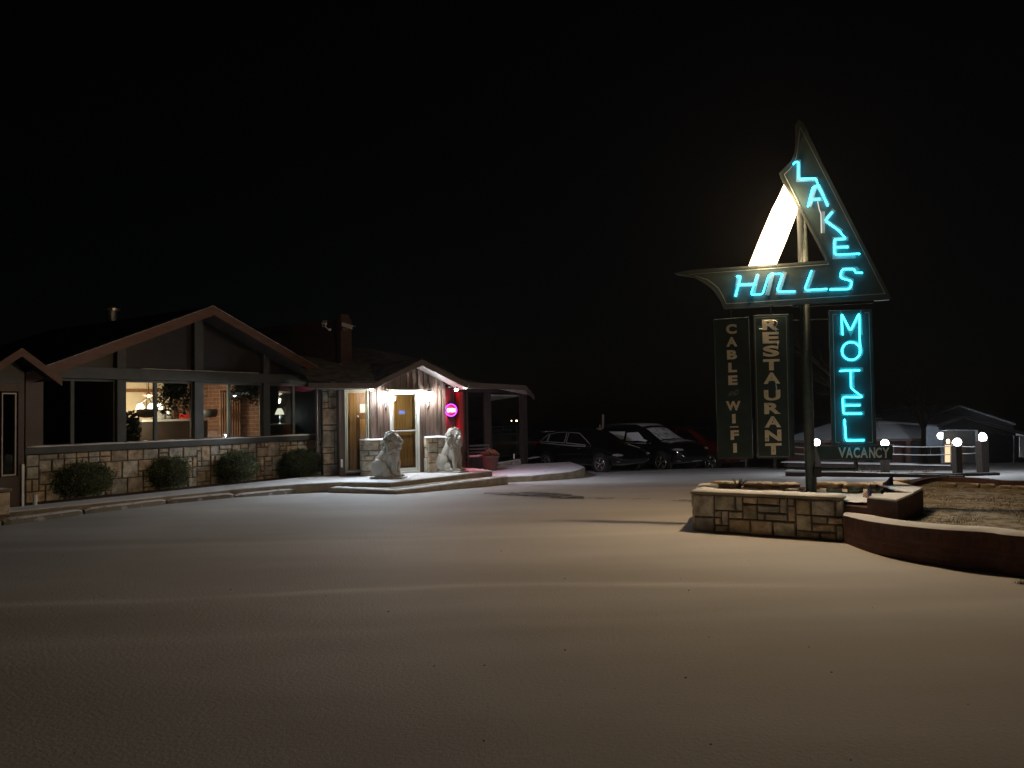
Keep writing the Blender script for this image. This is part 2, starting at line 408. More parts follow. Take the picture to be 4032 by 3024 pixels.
# ------------------------------------------------------------------ ground
def axis(a, b, fine0, fine1, step, grow=1.35):
    xs = []; x = fine0
    while x <= fine1: xs.append(x); x += step
    s_ = step; x = fine1
    while x < b: s_ *= grow; x += s_; xs.append(x)
    s_ = step; x = fine0; lo = []
    while x > a: s_ *= grow; x -= s_; lo.append(x)
    return lo[::-1] + xs
gx = axis(-1500, 1500, -10, 8, .11); gy = axis(-60, 2500, 2.2, 20, .09, 1.25)
ridge = [ghit(0, 2385), ghit(600, 2368), ghit(1200, 2335), ghit(1900, 2302), ghit(2700, 2300), ghit(3400, 2310), ghit(4032, 2330)]
def ridge_y(x):
    if x <= ridge[0].x: return ridge[0].y
    for a, b in zip(ridge[:-1], ridge[1:]):
        if a.x <= x <= b.x: return a.y + (b.y - a.y) * (x - a.x) / (b.x - a.x)
    return ridge[-1].y
gv = []
for y in gy:
    for x in gx:
        z = gz(y)
        if -12 < x < 10 and y < 22:
            fade = 1
            z += (noise.noise(Vector((x * .5, y * .9, 0))) * .010 + noise.noise(Vector((x * 2.2, y * 3, 5))) * .003) * fade
            d = y - (ridge_y(x) + noise.noise(Vector((x * 1.1, 0, 3))) * .05)
            z += .004 * math.exp(-(d / .055) ** 2) * (0.6 + .6 * noise.noise(Vector((x * 1.5, 7, 0)))) * (1 if x < 4 else 0)
            d2 = y - (10.6 - .02 * x); z += .006 * math.exp(-(d2 / .12) ** 2)
        gv.append((x, y, z))
nxg = len(gx)
gf = [(j * nxg + i, j * nxg + i + 1, (j + 1) * nxg + i + 1, (j + 1) * nxg + i) for j in range(len(gy) - 1) for i in range(nxg - 1)]
gm = MB().add(gv, gf).build('ground', M['lot'], smooth=True, uv=False)
tag(gm, 'thin snow over the asphalt parking lot', kind='structure')

ca = gm.data.color_attributes.new('track', 'FLOAT_COLOR', 'POINT')
for i_, (x, y, z) in enumerate(gv):
    v_ = 0.0
    if -12 < x < 8 and 4 < y < 12:
        d = y - (ridge_y(x) + noise.noise(Vector((x * 1.1, 0, 3))) * .05)
        v_ = math.exp(-(d / .085) ** 2) * max(0, min(1, .75 + 1.1 * noise.noise(Vector((x * .8, 2.2, 0))))) * (1 if x < 1.5 else max(0, 1 - (x - 1.5) / 2.5))
        d = y - (10.4 + .05 * x + .1 * noise.noise(Vector((x * .6, 9, 3)))); v_ = max(v_, .35 * math.exp(-(d / .16) ** 2))
        d = y - (6.1 + .09 * x + .15 * noise.noise(Vector((x * .5, 4, 3)))); v_ = max(v_, .25 * math.exp(-(d / .13) ** 2))
    ca.data[i_].color = (v_, v_, v_, 1)
_m = M['lot'].node_tree; _b = _m.nodes['Principled BSDF']; _src = _b.inputs['Base Color'].links[0].from_socket
_a = _m.nodes.new('ShaderNodeAttribute'); _a.attribute_name = 'track'; _x = _m.nodes.new('ShaderNodeMix'); _x.data_type = 'RGBA'
_f = _m.nodes.new('ShaderNodeMath'); _f.operation = 'MULTIPLY'; _f.inputs[1].default_value = .75; _m.links.new(_a.outputs['Fac'], _f.inputs[0]); _m.links.new(_f.outputs[0], _x.inputs[0])
_m.links.new(_src, _x.inputs[6]); _x.inputs[7].default_value = (.86, .86, .87, 1); _m.links.new(_x.outputs[2], _b.inputs['Base Color'])
# bare wet strip in the snow, along the drain line
rn = random.Random(3)
def patch(name, pts_up, pts_dn, seed):
    up = [ghit(x, y, .018) for x, y in pts_up]; dn = [ghit(x, y, .018) for x, y in pts_dn]
    def dens(L):
        o = []
        for a, b in zip(L[:-1], L[1:]):
            for i in range(14): o.append(a.lerp(b, i / 14) + Vector((0, noise.noise(Vector((a.x + i * .41, seed, i * .3))) * .10, 0)))
        o.append(L[-1]); return o
    U = dens(up); Dn = dens(dn); k = min(len(U), len(Dn)); mb = MB()
    for p in U + Dn: p.z = gz(p.y) + .015
    for i in range(k - 1): mb.add([U[i], U[i + 1], Dn[i + 1], Dn[i]], [(0, 3, 2, 1)])
    return tag(mb.build(name, M['stain'], base=None), 'bare wet strip of asphalt in the snow', kind='structure')
patch('wet_patch', [(1905, 1940), (2040, 1936), (2130, 1935), (2220, 1942), (2300, 1954)], [(1905, 1945), (2040, 1952), (2130, 1957), (2220, 1963), (2300, 1964)], 1)
patch('wet_patch', [(2312, 1958), (2370, 1958), (2440, 1962)], [(2312, 1960), (2370, 1963), (2440, 1963)], 2)
patch('wet_patch', [(2490, 1964), (2560, 1962)], [(2490, 1966), (2560, 1964)], 4)
patch('wet_patch', [(2640, 1970), (2680, 1967), (2735, 1967)], [(2640, 1971), (2680, 1972), (2735, 1974)], 5)

# pavement in front of the restaurant
SW = [Vector(p) for p in [(-13.95, 6.12), (-8.65, 12.77), (-5.95, 16.3), (-4.85, 17.25), (-3.93, 17.58), (-2.73, 17.2), (-.55, 20.1)]]
bk = [F.P(9.2, 0), F.P(-6, 0)]
sw = MB(); poly = [(p.x, p.y) for p in SW] + [(-1.1, 21.2), (-4.5, 22.2), (F.P(6.9, 0).x, F.P(6.9, 0).y), (F.P(6.9, 0, .95).x, F.P(6.9, 0, .95).y), (F.P(-6, 0, .95).x, F.P(-6, 0, .95).y)]
sw.slab(poly, -.25, SLAB - .02)
tag(sw.build('pavement', M['concrete'], bevel=.012), 'concrete pavement edge along the restaurant', kind='structure')
st = MB(); st.slab([(p[0] * .999, p[1] + .012) for p in poly], SLAB - .018, SLAB + .006)
tag(st.build('pavement_snow', M['snow'], bevel=.01), 'snow lying on the restaurant pavement', kind='structure')
bd = MB(); bd.slab([tuple(F.P(6.9, 0, .94).xy), tuple(F.P(6.9, 0, -.2).xy), tuple(F.P(-6, 0, -.2).xy), tuple(F.P(-6, 0, .94).xy)], -.2, SLAB - .03)
tag(bd.build('flower_bed', M['mulch']), 'bare mulch bed below the restaurant windows', kind='structure')
# lower step
a = zhit(1310, 1925, .0); b_ = zhit(1560, 1934, .06); c_ = zhit(2000, 1884, .02)
stp = MB(); sp_ = [(-4.15, 17.35), (b_.x, b_.y), (c_.x, c_.y), (c_.x - .25, c_.y + .5), (-2.73, 17.35), (-3.93, 17.75)]
stp.slab(sp_, -.25, .055)
tag(stp.build('entrance_step', M['concrete'], bevel=.012), 'low concrete step below the entrance slab', kind='structure')
ss = MB(); lumpy_strip(ss, [(-4.0, 17.42, 0), (b_.x - .05, b_.y + .16, 0), (c_.x - .12, c_.y + .12, 0)], .25, .055, .022, 4)
tag(ss.build('step_snow', M['snow'], smooth=True), 'snow on the low step', kind='structure')
# terrace right of the entrance
TZ = -.04
tp = [(-.62, 20.2), zhit(2100, 1874, TZ), zhit(2245, 1860, TZ), zhit(2272, 1854, TZ), (2.15, 23.4), (1.9, 25.8), (-2.5, 24), (-1.5, 20.9)]
tp = [(p[0], p[1]) for p in tp]
te = MB().slab(tp, -.6, TZ); tag(te.build('terrace', M['concrete'], bevel=.02), 'raised concrete terrace beside the entrance', kind='structure')
te = MB().slab([(p[0] - .01, p[1] + .012) for p in tp], TZ + .002, TZ + .02); tag(te.build('terrace_snow', M['terr'], bevel=.008), 'thin snow on the terrace', kind='structure')

# ------------------------------------------------------------------ wheel stops
ends = [(-330, 2122), (0, 2070), (322, 2026), (650, 1984), (920, 1960), (1199, 1940)]
pe = [ghit(*e) for e in ends]
where = ['at the left edge of the photo', 'second from the left along the pavement', 'in the middle of the row below the window wall', 'fourth from the left, before the dark shrubs', 'nearest to the entrance step']
for i, (p, q) in enumerate(zip(pe[:-1], pe[1:])):
    d = (q - p); L = d.length - .05; c = (p + q) / 2; an = math.atan2(d.y, d.x)
    mb = MB(); m = Matrix.Translation(c) @ Matrix.Rotation(an, 4, 'Z')
    prof = [(-.09, 0), (-.075, .09), (-.05, .115), (.05, .115), (.075, .09), (.09, 0)]
    vs = []
    ns = 14
    for k in range(ns + 1):
        x = -L / 2 + L * k / ns; e = .75 if k in (0, ns) else 1
        for (y, z) in prof: vs.append(m @ Vector((x, y * e + .0, z * e + noise.noise(Vector((x * 3, z * 9, i))) * .006 - .01)))
    fs = [(k * 6 + j, k * 6 + j + 1, (k + 1) * 6 + j + 1, (k + 1) * 6 + j) for k in range(ns) for j in range(5)]
    fs += [(0, 5, 4, 3, 2, 1), tuple(ns * 6 + j for j in range(6))]
    mb.add(vs, fs)
    tag(mb.build('wheel_stop', M['conc2'], base=c, smooth=False), 'snow dusted concrete wheel stop ' + where[i], 'wheel stop', 'wheel stops along the pavement')

# ------------------------------------------------------------------ restaurant
RB = thing('restaurant_building', 'low stone and timber restaurant with a wide window gable and a lit entrance', 'building', F.P(3, 0))
fx = lambda x, y, n=0: F.sz(x, y, n)
A0 = fx(98, 1800)[0]; A1 = fx(1262, 1800)[0]
ZS = 1.03
# stone base
mw = MB(); mw.rect(F, A0, A1, 0, ZS, -.2, 0); mw.build('wall_backing', M['mortar'], RB)
sb = MB(); rocks_wall(sb, F, A0, A1, .08, ZS, 0, 11, .118); sb.build('stone_wall', M['stone'], RB)
# sill
si = MB(); si.rect(F, A0 - .05, A1 + .02, ZS + .002, ZS + .13, -.12, .12); si.build('window_sill', M['greywood'], RB, bevel=.006)
sn = MB(); lumpy_strip(sn, [F.P(A0, 0, .02), F.P(A1, 0, .02)], .19, ZS + .132, .028, 8); sn.build('snow_on_sill', M['snow'], RB, smooth=True)
# posts: px ranges of the posts on the window wall
posts = [(455, 490), (760, 795), (1032, 1057)]
ZB0 = 2.50; ZB1 = 2.74
tp_ = fx(838, 1206)
ROOFL = fx(120, 1462); ROOFR = fx(1325, 1490)
apex = fx(838, 1222, .0)
zl = 2.62
def roofz(a, dz=0):
    if a < apex[0]: return ROOFL[1] + (apex[1] - ROOFL[1]) * (a - ROOFL[0]) / (apex[0] - ROOFL[0]) + dz
    return ROOFR[1] + (apex[1] - ROOFR[1]) * (ROOFR[0] - a) / (ROOFR[0] - apex[0]) + dz
for (x0, x1) in posts:
    a0 = fx(x0, 1600)[0]; a1 = fx(x1, 1600)[0]
    p = MB(); p.rect(F, a0, a1, ZS + .13, ZB0, -.1, .07); p.rect(F, a0, a1, ZB1, roofz((a0 + a1) / 2, -.1), -.1, .07)
    p.build('post', M['greywood'], RB, bevel=.006)
    s_ = MB(); s_.rect(F, a1 + .001, a1 + .05, 0, .01, -.1, -.09)
p = MB(); p.rect(F, A0 - .02, A0 + .30, ZS + .13, ZB0, -.1, .06); p.build('post', M['brownwood'], RB, bevel=.006)
p = MB(); p.rect(F, A1 - .12, A1 + .0, ZS + .13, ZB0, -.1, .06); p.build('post', M['brownwood'], RB, bevel=.006)
bm = MB(); bm.rect(F, A0 - .1, A1 + .25, ZB0 + .002, ZB1, -.1, .09); bm.build('beam', M['greywood'], RB, bevel=.006)
sn = MB(); lumpy_strip(sn, [F.P(fx(550, 1400)[0], 0, .05), F.P(fx(1010, 1400)[0], 0, .05)], .07, ZB1 + .001, .014, 9); sn.build('snow_on_beam', M['snow'], RB, smooth=True)
# windows: (x0, x1, mullion xs)
wins = [(132, 455, [287]), (490, 755, [615]), (797, 1030, [905]), (1059, 1240, [1158])]
for wi, (x0, x1, mul) in enumerate(wins):
    a0 = fx(x0, 1600)[0] if wi else A0 + .30; a1 = fx(x1, 1600)[0]
    if wi: a0 = fx(posts[wi - 1][1], 1600)[0]
    if wi < 3: a1 = fx(posts[wi][0], 1600)[0]
    else: a1 = A1 - .12
    fr = MB(); t = .035
    fr.rect(F, a0, a1, ZB0 - .05, ZB0, -.08, -.02); fr.rect(F, a0, a1, ZS + .135, ZS + .17, -.08, -.02)
    fr.rect(F, a0, a0 + t, ZS + .17, ZB0 - .05, -.08, -.02); fr.rect(F, a1 - t, a1, ZS + .17, ZB0 - .05, -.08, -.02)
    for mxx in mul:
        am = fx(mxx, 1600)[0]; fr.rect(F, am - .035, am + .035, ZS + .17, ZB0 - .05, -.08, -.015)
    wf = fr.build('window', M['greywood'], RB)
    pn = MB(); pn.rect(F, a0 + t, a1 - t, ZS + .17, ZB0 - .05, -.055, -.05); pn.build('pane', M['glass'], wf)
# gable infill panels
gp = MB(); rim = [(fx(x, 1430)[0]) for x in (200, 455)]
inf = [(A0 - .1, ZB1), (ROOFR[0] - .5, ZB1)]
zz = lambda a: roofz(a, -.16)
gp.prism(F, [(ROOFL[0] + .55, ZB1 + .002), (ROOFR[0] - .45, ZB1 + .002), (ROOFR[0] - .5, zz(ROOFR[0] - .5)), (apex[0], zz(apex[0])), (ROOFL[0] + .6, max(ZB1 + .01, zz(ROOFL[0] + .6)))], -.09, -.06)
gp.build('gable_glazing', mat('dark_gable_glazing', (.02, .017, .015), .35, .3, 2), RB)
# main roof: two slopes with overhang .7 towards the lot, fascia boards
OV = .75
aL = F.sz(100, 1470, OV); aP = F.sz(838, 1205, OV); aR = F.sz(1312, 1482, OV)
def slope(p, q, nm, m_, n0, n1, th=.10, drop=0):
    mb = MB(); mb.prism(F, [(p[0], p[1] - drop), (q[0], q[1] - drop), (q[0], q[1] - drop - th), (p[0], p[1] - drop - th)], n0, n1); return mb.build(nm, m_, RB)
slope(aL, aP, 'roof', M['darkroof'], OV - .03, -6.5, .09)
slope(aP, aR, 'roof', M['darkroof'], OV - .03, -6.5, .09)
slope(aL, aP, 'fascia', M['fascia'], OV + .02, OV - .028, .215)
slope(aP, aR, 'fascia', M['fascia'], OV + .02, OV - .028, .19)
slope(aL, aP, 'snow_edge', M['snow'], OV + .025, OV - .25, .006, -.0085)
slope(aP, aR, 'snow_edge', M['snow'], OV + .025, OV - .25, .006, -.0085)
slope(aL, aP, 'soffit', M['darkwood'], OV - .03, -.05, .02, .10)
slope(aP, aR, 'soffit', M['darkwood'], OV - .03, -.05, .02, .10)
gut = MB(); gp0 = F.P(aR[0] - .02, aR[1] - .14, OV); gut.box(gp0 + Vector((.02, 0, .02)), (.16, .14, .13), .3); gut.build('gutter_end', M['soffit'], RB)
# far end wall and back so that the house is closed
bw = MB(); bw.rect(F, A0 - .1, A1 + .3, 0, 2.6, -6.4, -6.3); bw.rect(F, A0 - .1, A0, 0, 2.6, -6.3, -.2)
bw.build('back_wall', M['brownwood'], RB)
# brick parapet wall with end pier
BP = wp(1343, 1440, 21.0); Bp = Plane((BP.x, BP.y), (.8348, -.5506))
z_t = Bp.sz(1333, 1252)[1]; zt2 = Bp.sz(1020, 1290)[1]
bp_ = MB(); a_l = Bp.sz(1000, 1300)[0]
bp_.prism(Bp, [(a_l - 1.5, 1.0), (-.08, 1.0), (-.08, z_t - .02), (a_l - 1.5, z_t - .02)], -.25, 0)
bp_.build('brick_parapet', M['brickdark'], RB)
pr = MB(); zt3 = Bp.sz(1343, 1252)[1]; pr.rect(Bp, -.078, .06, 1.0, zt3, -.35, .05); pr.rect(Bp, -.05, .03, zt3 + .002, zt3 + .11, -.3, .0)
pr.build('brick_pier', M['brickdark'], RB, bevel=.006)
fl = MB(); zf = Bp.sz(1343, 1432)[1]; fl.prism(Bp, [(-.10, zf), (.07, zf), (.13, zf - .28), (.2, zf - .36), (-.09, zf - .36)], .052, .09); fl.build('flashing', M['trim'], RB)
# small gable at the left edge
G = Plane(F.P(0, 0).xy, FU, .9)
gA = G.sz(50, 1374); gB = G.sz(207, 1490); gC = (2 * gA[0] - gB[0], gB[1])
g = MB()
for p, q in ((gC, gA), (gA, gB)):
    g.prism(G, [p, q, (q[0], q[1] - .15), (p[0], p[1] - .15)], .35, .30)
g.build('porch_fascia', M['fascia'], RB)
g = MB()
for p, q in ((gC, gA), (gA, gB)):
    g.prism(G, [(p[0], p[1] + .0), (q[0], q[1] + .0), (q[0], q[1] - .05), (p[0], p[1] - .05)], .298, -2.4)
g.build('porch_roof', M['darkroof'], RB)
wl = G.sz(95, 1700)[0]; w0 = G.sz(-260, 1700)[0]
g = MB(); zt = G.sz(60, 1510)[1]
g.prism(G, [(w0, zt), (wl, zt), (wl, gB[1] + .1), (gA[0], gA[1] - .2), (w0, gA[1] - .35)], -.05, 0)
g.rect(G, wl - .03, wl, .1, zt, -.9, -.002)
g.build('porch_gable_wall', M['greywood'], RB)
d0 = G.sz(10, 1700)[0]; d1 = G.sz(58, 1700)[0]; zd0 = G.sz(30, 1868)[1]; zd1 = G.sz(30, 1552)[1]
g = MB(); g.rect(G, w0, d0 - .06, .1, zt, -.05, 0); g.rect(G, d1 + .06, wl, .1, zt - .002, -.05, .002); g.rect(G, d0 - .06, d1 + .06, zd1 + .05, zt - .002, -.05, .0); g.rect(G, d0 - .06, d1 + .06, .1, zd0 - .04, -.05, .0)
g.build('porch_wall', M['brownwood'], RB)
g = MB()
g.rect(G, d0 - .02, d1 + .02, zd1, zd1 + .025, -.03, .015); g.rect(G, d0 - .02, d1 + .02, zd0 - .03, zd0, -.03, .015); g.rect(G, d0 - .02, d0, zd0, zd1, -.03, .015); g.rect(G, d1, d1 + .02, zd0, zd1, -.03, .015)
gw = g.build('porch_window', M['soffit'], RB); g = MB(); g.rect(G, d0, d1, zd0, zd1, -.02, -.015); g.build('pane', M['glass'], gw)
g = MB(); g.rect(G, d1 + .10, d1 + .14, .12, .9, .004, .05); g.tube([G.P(d1 + .32, .13, .05), G.P(d1 + .32, .34, .05)], .035); g.build('drain_pipe', M['white'], RB, smooth=False)
# left stone pier fragment
lp = thing('low_stone_wall', 'short stone pillar cut off by the left edge of the photo', 'wall', ghit(0, 2038, .1))
q0 = G.sz(38, 2035, 1.0)[0]
GP = Plane(G.o.xy, FU, 1.0); zt = GP.sz(38, 1935)[1]
k = MB(); rocks_wall(k, GP, q0 - .9, q0, .13, zt, .0, 5, .16); k.build('stone_face', M['stone'], lp)
k = MB(); k.rect(GP, q0 - .9, q0, .1, zt, -.35, 0); k.build('mortar_core', M['mortar'], lp)
k = MB(); k.rect(GP, q0 - .9, q0 + .02, zt + .002, zt + .05, -.37, .05); k.build('cap_stone', M['rock'], lp, bevel=.015)

# ---------------- entrance wing
ex = lambda x, y, n=0: E.sz(x, y, n)
EW0 = ex(1337, 1800)[0]; EW1 = ex(1752, 1800)[0]
Z_EV = 2.42                                                   # eave underside
# stone pier left of the entrance, set back
PP = Plane(E.o.xy, EU, -.45)
p0 = PP.sz(1270, 1700)[0]; p1 = PP.sz(1340, 1700)[0]
k = MB(); k.rect(PP, p0, p1, 0, Z_EV, -.3, 0); k.build('pier_backing', M['mortar'], RB)
k = MB(); rocks_wall(k, PP, p0 - .01, p1, SLAB, Z_EV, 0, 21, .14, depth=.06); k.build('stone_pier', M['stone'], RB)
k = MB(); a_ = PP.sz(1247, 1700)[0]; k.rect(PP, a_, p0 - .02, 1.0, Z_EV, -.15, -.05); k.build('corner_trim', M['greywood'], RB)
# side window beside the door (recess with frame), glass and inner oak door
w0 = ex(1372, 1700)[0]; w1 = ex(1438, 1700)[0]; wz0 = ex(1400, 1848)[1]; wz1 = ex(1400, 1548)[1]
k = MB(); k.rect(E, EW0, w0 - .09, SLAB, Z_EV, -.08, 0); k.rect(E, w0 - .09, w1 + .09, wz1 + .06, Z_EV - .002, -.08, 0); k.rect(E, w0 - .09, w1 + .09, SLAB, wz0 - .06, -.08, 0)
k.rect(E, EW0, EW0 + .02, SLAB, Z_EV, -.8, -.08)
k.build('dark_panel', M['brownwood'], RB)
k = MB()
for q, t in ((.09, .02), (.045, .0)):
    k.rect(E, w0 - q, w1 + q, wz1 + q - .045 + .015, wz1 + q + .0, -.06, t); k.rect(E, w0 - q, w1 + q, wz0 - q, wz0 - q + .03, -.06, t)
    k.rect(E, w0 - q, w0 - q + .03, wz0 - q + .03, wz1 + q - .03, -.06, t + .001); k.rect(E, w1 + q - .03, w1 + q, wz0 - q + .03, wz1 + q - .03, -.06, t + .001)
ws = k.build('side_window', M['trim'], RB, bevel=.003)
k = MB(); k.rect(E, w0, w1, wz0, wz1, -.05, -.045); k.build('pane', M['glass'], ws)
k = MB(); lumpy_strip(k, [E.P(w0 - .05, 0, .02), E.P(w1 - .02, 0, .02)], .12, wz0 - .055, .03, 4); k.build('snow_on_sill', M['snow'], ws, smooth=True)
# siding: backing + battens
s0 = w1 + .092; dz0 = SLAB; door0 = ex(1543, 1700)[0]; door1 = ex(1643, 1700)[0]; dz1 = ex(1592, 1546)[1]
k = MB()
GA = E.sz(1660, 1438, .0)                                     # top of the boarded gable
k.rect(E, s0, door0 - .0, SLAB, Z_EV, -.08, 0); k.rect(E, door1 + .0, EW1, SLAB, Z_EV, -.08, 0)
k.rect(E, door0, door1, dz1 + .03, Z_EV, -.08, 0)
apx = E.sz(1652, 1440)
k.prism(E, [(ex(1490, 1500)[0], Z_EV + .002), (ex(1775, 1500)[0], Z_EV + .002), apx], -.08, 0)
k.build('siding', M['siding'], RB)
k = MB(); a_ = s0 + .03; rr = random.Random(5)
while a_ < EW1 - .05:
    if not (door0 - .12 < a_ < door1 + .10):
        k.rect(E, a_, a_ + .045, SLAB + .01, Z_EV - .02, .001, .022)
    a_ += rr.choice([.11, .15, .19])
k.rect(E, EW1 - .05, EW1 + .03, SLAB, Z_EV, -.1, .03)
k.build('batten', M['siding'], RB)
k = MB(); a_ = ex(1555, 1500)[0]
while a_ < ex(1745, 1500)[0]:
    m_ = (apx[0]); top_ = apx[1] - abs(a_ - m_) * .42 - .03
    k.rect(E, a_, a_ + .06, Z_EV - .13, max(top_, Z_EV), .001 + .022, .045); a_ += .15
k.build('gable_batten', M['siding'], RB)
k = MB(); k.rect(E, door0 - .17, door1 + .12, dz1 + .055, dz1 + .075, .0, .20); k.prism(E, [(door0 - .17, dz1 + .076), (door1 + .12, dz1 + .076), (door1 + .10, Z_EV - .14), (door0 - .13, Z_EV - .14)], .023, .03)
k.build('door_hood', M['trim'], RB)
# door
k = MB(); t = .05
k.rect(E, door0 - t, door1 + t, dz1, dz1 + .052, -.06, .05); k.rect(E, door0 - t, door0, SLAB, dz1, -.06, .05); k.rect(E, door1, door1 + t, SLAB, dz1, -.06, .05)
k.rect(E, door0, door1, SLAB, SLAB + .06, -.06, .12)
fdo = k.build('door_frame', M['alu'], RB, bevel=.003)
DN = -.85; oa, ob = E.sz(1541, 1700, DN)[0], E.sz(1637, 1700, DN)[0]; oz0 = SLAB + .02; oz1 = E.sz(1592, 1553, DN)[1] + .05
k = MB(); k.rect(E, oa, ob, oz0, oz1, DN - .05, DN)
dr = k.build('oak_door', M['oak'], RB)
k = MB()
for (f0, f1, g0, g1) in ((.14, .86, .06, .46), (.14, .86, .53, .94)):
    a_0 = oa + (ob - oa) * f0; a_1 = oa + (ob - oa) * f1; b0 = oz0 + (oz1 - oz0) * g0; b1 = oz0 + (oz1 - oz0) * g1
    k.rect(E, a_0, a_1, b0, b0 + .025, DN + .002, DN + .02); k.rect(E, a_0, a_1, b1 - .025, b1, DN + .002, DN + .02); k.rect(E, a_0, a_0 + .025, b0 + .025, b1 - .025, DN + .002, DN + .02); k.rect(E, a_1 - .025, a_1, b0 + .025, b1 - .025, DN + .002, DN + .02)
k.build('moulding', M['oak'], dr)
vl = thing('ceiling_lamp', 'round ceiling lamp inside the small entrance vestibule', 'ceiling lamp', E.P((door0 + w1) / 2, 2.2, -.5))
k = MB(); k.lathe(E.P((door0 + w1) / 2, 2.26, -.5), [(.12, .08), (.12, .05), (.06, .0)], 18); k.build('shade', emis('vestibule_glow', (1, .86, .62), 5), vl)
lamp('POINT', 'vestibule_light', E.P((door0 + w1) / 2, 2.12, -.5), 38, (1, .88, .68), vl, .08)
k = MB(); q = .045
k.rect(E, door0 + .004, door0 + q, SLAB + .065, dz1 - .004, -.03, .0); k.rect(E, door1 - q, door1 - .004, SLAB + .065, dz1 - .004, -.03, .0)
k.rect(E, door0 + q, door1 - q, dz1 - q, dz1 - .004, -.03, .0); k.rect(E, door0 + q, door1 - q, SLAB + .065, SLAB + .14, -.03, .0)
zb = E.sz(1592, 1696)[1]; k.rect(E, door0 + q, door1 - q, zb - .014, zb + .014, -.025, .012)
sd = k.build('storm_door', M['alu'], RB, bevel=.002)
k = MB(); k.rect(E, door0 + q, door1 - q, SLAB + .14, zb - .014, -.018, -.014); k.rect(E, door0 + q, door1 - q, zb + .014, dz1 - q, -.018, -.014); k.build('pane', M['glass'], sd)
k = MB(); hx, hz = E.sz(1549, 1702); k.rect(E, hx, hx + .045, hz - .03, hz + .05, .001, .05); k.build('handle', M['metal'], sd)
# notices
k = MB(); k.prect(E, 1543.5, 1560, 1558, 1578, .001, .004); k.build('paper_notice', M['white'], sd)
k = MB(); k.prect(E, 1571, 1617.5, 1595, 1622, -.014, -.010); k.prect(E, 1571, 1623.5, 1594, 1630, -.014, -.010)
plq = k.build('door_plaque', M['flagblue'], sd)
# vestibule behind the side window
k = MB(); k.rect(E, w0 + .14, w0 + .30, SLAB + .02, 2.25, -.62, -.58); od = k.build('inner_door', M['oak'], RB)
k = MB(); kx = E.sz(1407, 1640, -.58); k.ell(E.P(kx[0], kx[1], -.55), (.03, .03, .03)); k.build('door_knob', M['white'], od, smooth=True)
k = MB(); x_, z_ = E.sz(1418, 1592, -.7); x2, z2 = E.sz(1437, 1625, -.7); k.rect(E, x_, x2 + .1, z2, z_, -.75, -.74); k.build('notice_board', M['white'], RB)
k = MB(); x_, z_ = E.sz(1418, 1650, -.7); k.rect(E, x_, x_ + .5, SLAB, z_, -.8, -.72); k.build('vestibule_cabinet', M['oak'], RB)
k = MB(); k.rect(E, w0 - .1, w1 + .1, .1, 2.4, -.9, -.88)
k = MB(); k.rect(E, EW0 + .05, EW1 - .05, SLAB - .004, SLAB + .009, -1.1, -.09); k.build('vestibule_floor', M['inwood'], RB)
k = MB(); k.rect(E, EW0 + .05, EW1 - .05, 2.36, 2.38, -1.1, -.09); k.build('vestibule_ceiling', M['soffit'], RB)
k = MB(); k.rect(E, w0 - .15, EW1, .1, 2.36, -1.14, -1.1); k.build('vestibule_back', M['inwood'], RB)
# right return of the entrance box
rt = E.P(EW1, 0)
WU = Vector((1.45, 3.1, 0)).normalized(); W = Plane((rt.x, rt.y), WU, -.6)
k = MB(); k.rect(E, EW1 - .03, EW1 - .001, SLAB - .2, Z_EV, -1.6, -.101); k.build('return_wall', M['siding'], RB)       # side wing running back to the right
# roof of the entrance wing: eave boards + gable
GF = Plane(E.o.xy, EU, .72)                                    # plane of the front gable boards
pk = GF.sz(1662, 1414); gl = GF.sz(1478, 1499); gr = GF.sz(1842, 1512); le = GF.sz(1216, 1509)
zE = (gl[1] + gr[1]) / 2
k = MB()
k.prism(GF, [(gl[0], zE), pk, (pk[0], pk[1] - .16), (gl[0] + .0, zE - .14)], -.03, .0)
k.prism(GF, [pk, (gr[0], zE - .02), (gr[0], zE - .16), (pk[0], pk[1] - .16)], -.03, .0)
k.prism(GF, [(le[0], zE), (gl[0] - .001, zE), (gl[0] - .001, zE - .14), (le[0], zE - .12)], -.03, .0)
k.build('entrance_fascia', M['brownwood'], RB, bevel=.004)
ridge_back = Vector((-.46, .89, 0)).normalized() * 4.2
GPk = GF.P(pk[0], pk[1] + .02, .01); GL = GF.P(gl[0], zE + .02, .01); GR = GF.P(gr[0], zE + .0, .01); LE = GF.P(le[0], zE + .02, .01)
back = GPk - GF.n * 3.6 + Vector((0, 0, .1)) + GF.u * -.6
RBk = back
k = MB()
lb = LE - GF.n * 3.0 + Vector((0, 0, .85))
k.add([LE, GL, GPk, back, lb], [(0, 1, 2, 3, 4)])
k.build('entrance_roof', M['shingle'], RB)
RC = Vector((.31 + .1, 22.85, zE)); RD = RC + Vector((1.0, 3.2, -.25))
gr_top = GR
RD = wp(2106, 1561, 24.6)
k = MB(); k.add([GPk, GR, RC, RD, RD + Vector((-2.6, 2, .75)), back], [(0, 1, 2, 3, 4, 5)]); k.build('side_roof', M['shingle'], RB)
# right eave fascia and hip
k = MB(); k.extr([GR, RC, RC - Vector((0, 0, .13)), GR - Vector((0, 0, .15))], Vector((-WU.y, WU.x, 0)) * .04); 
hip = wp(2105, 1562, 24.6)
k.extr([RC + Vector((0.002, 0, 0)), hip, hip - Vector((0, 0, .1)), RC - Vector((0, 0, .12))], (-.04, .01, 0))
k.build('side_fascia', M['brownwood'], RB)
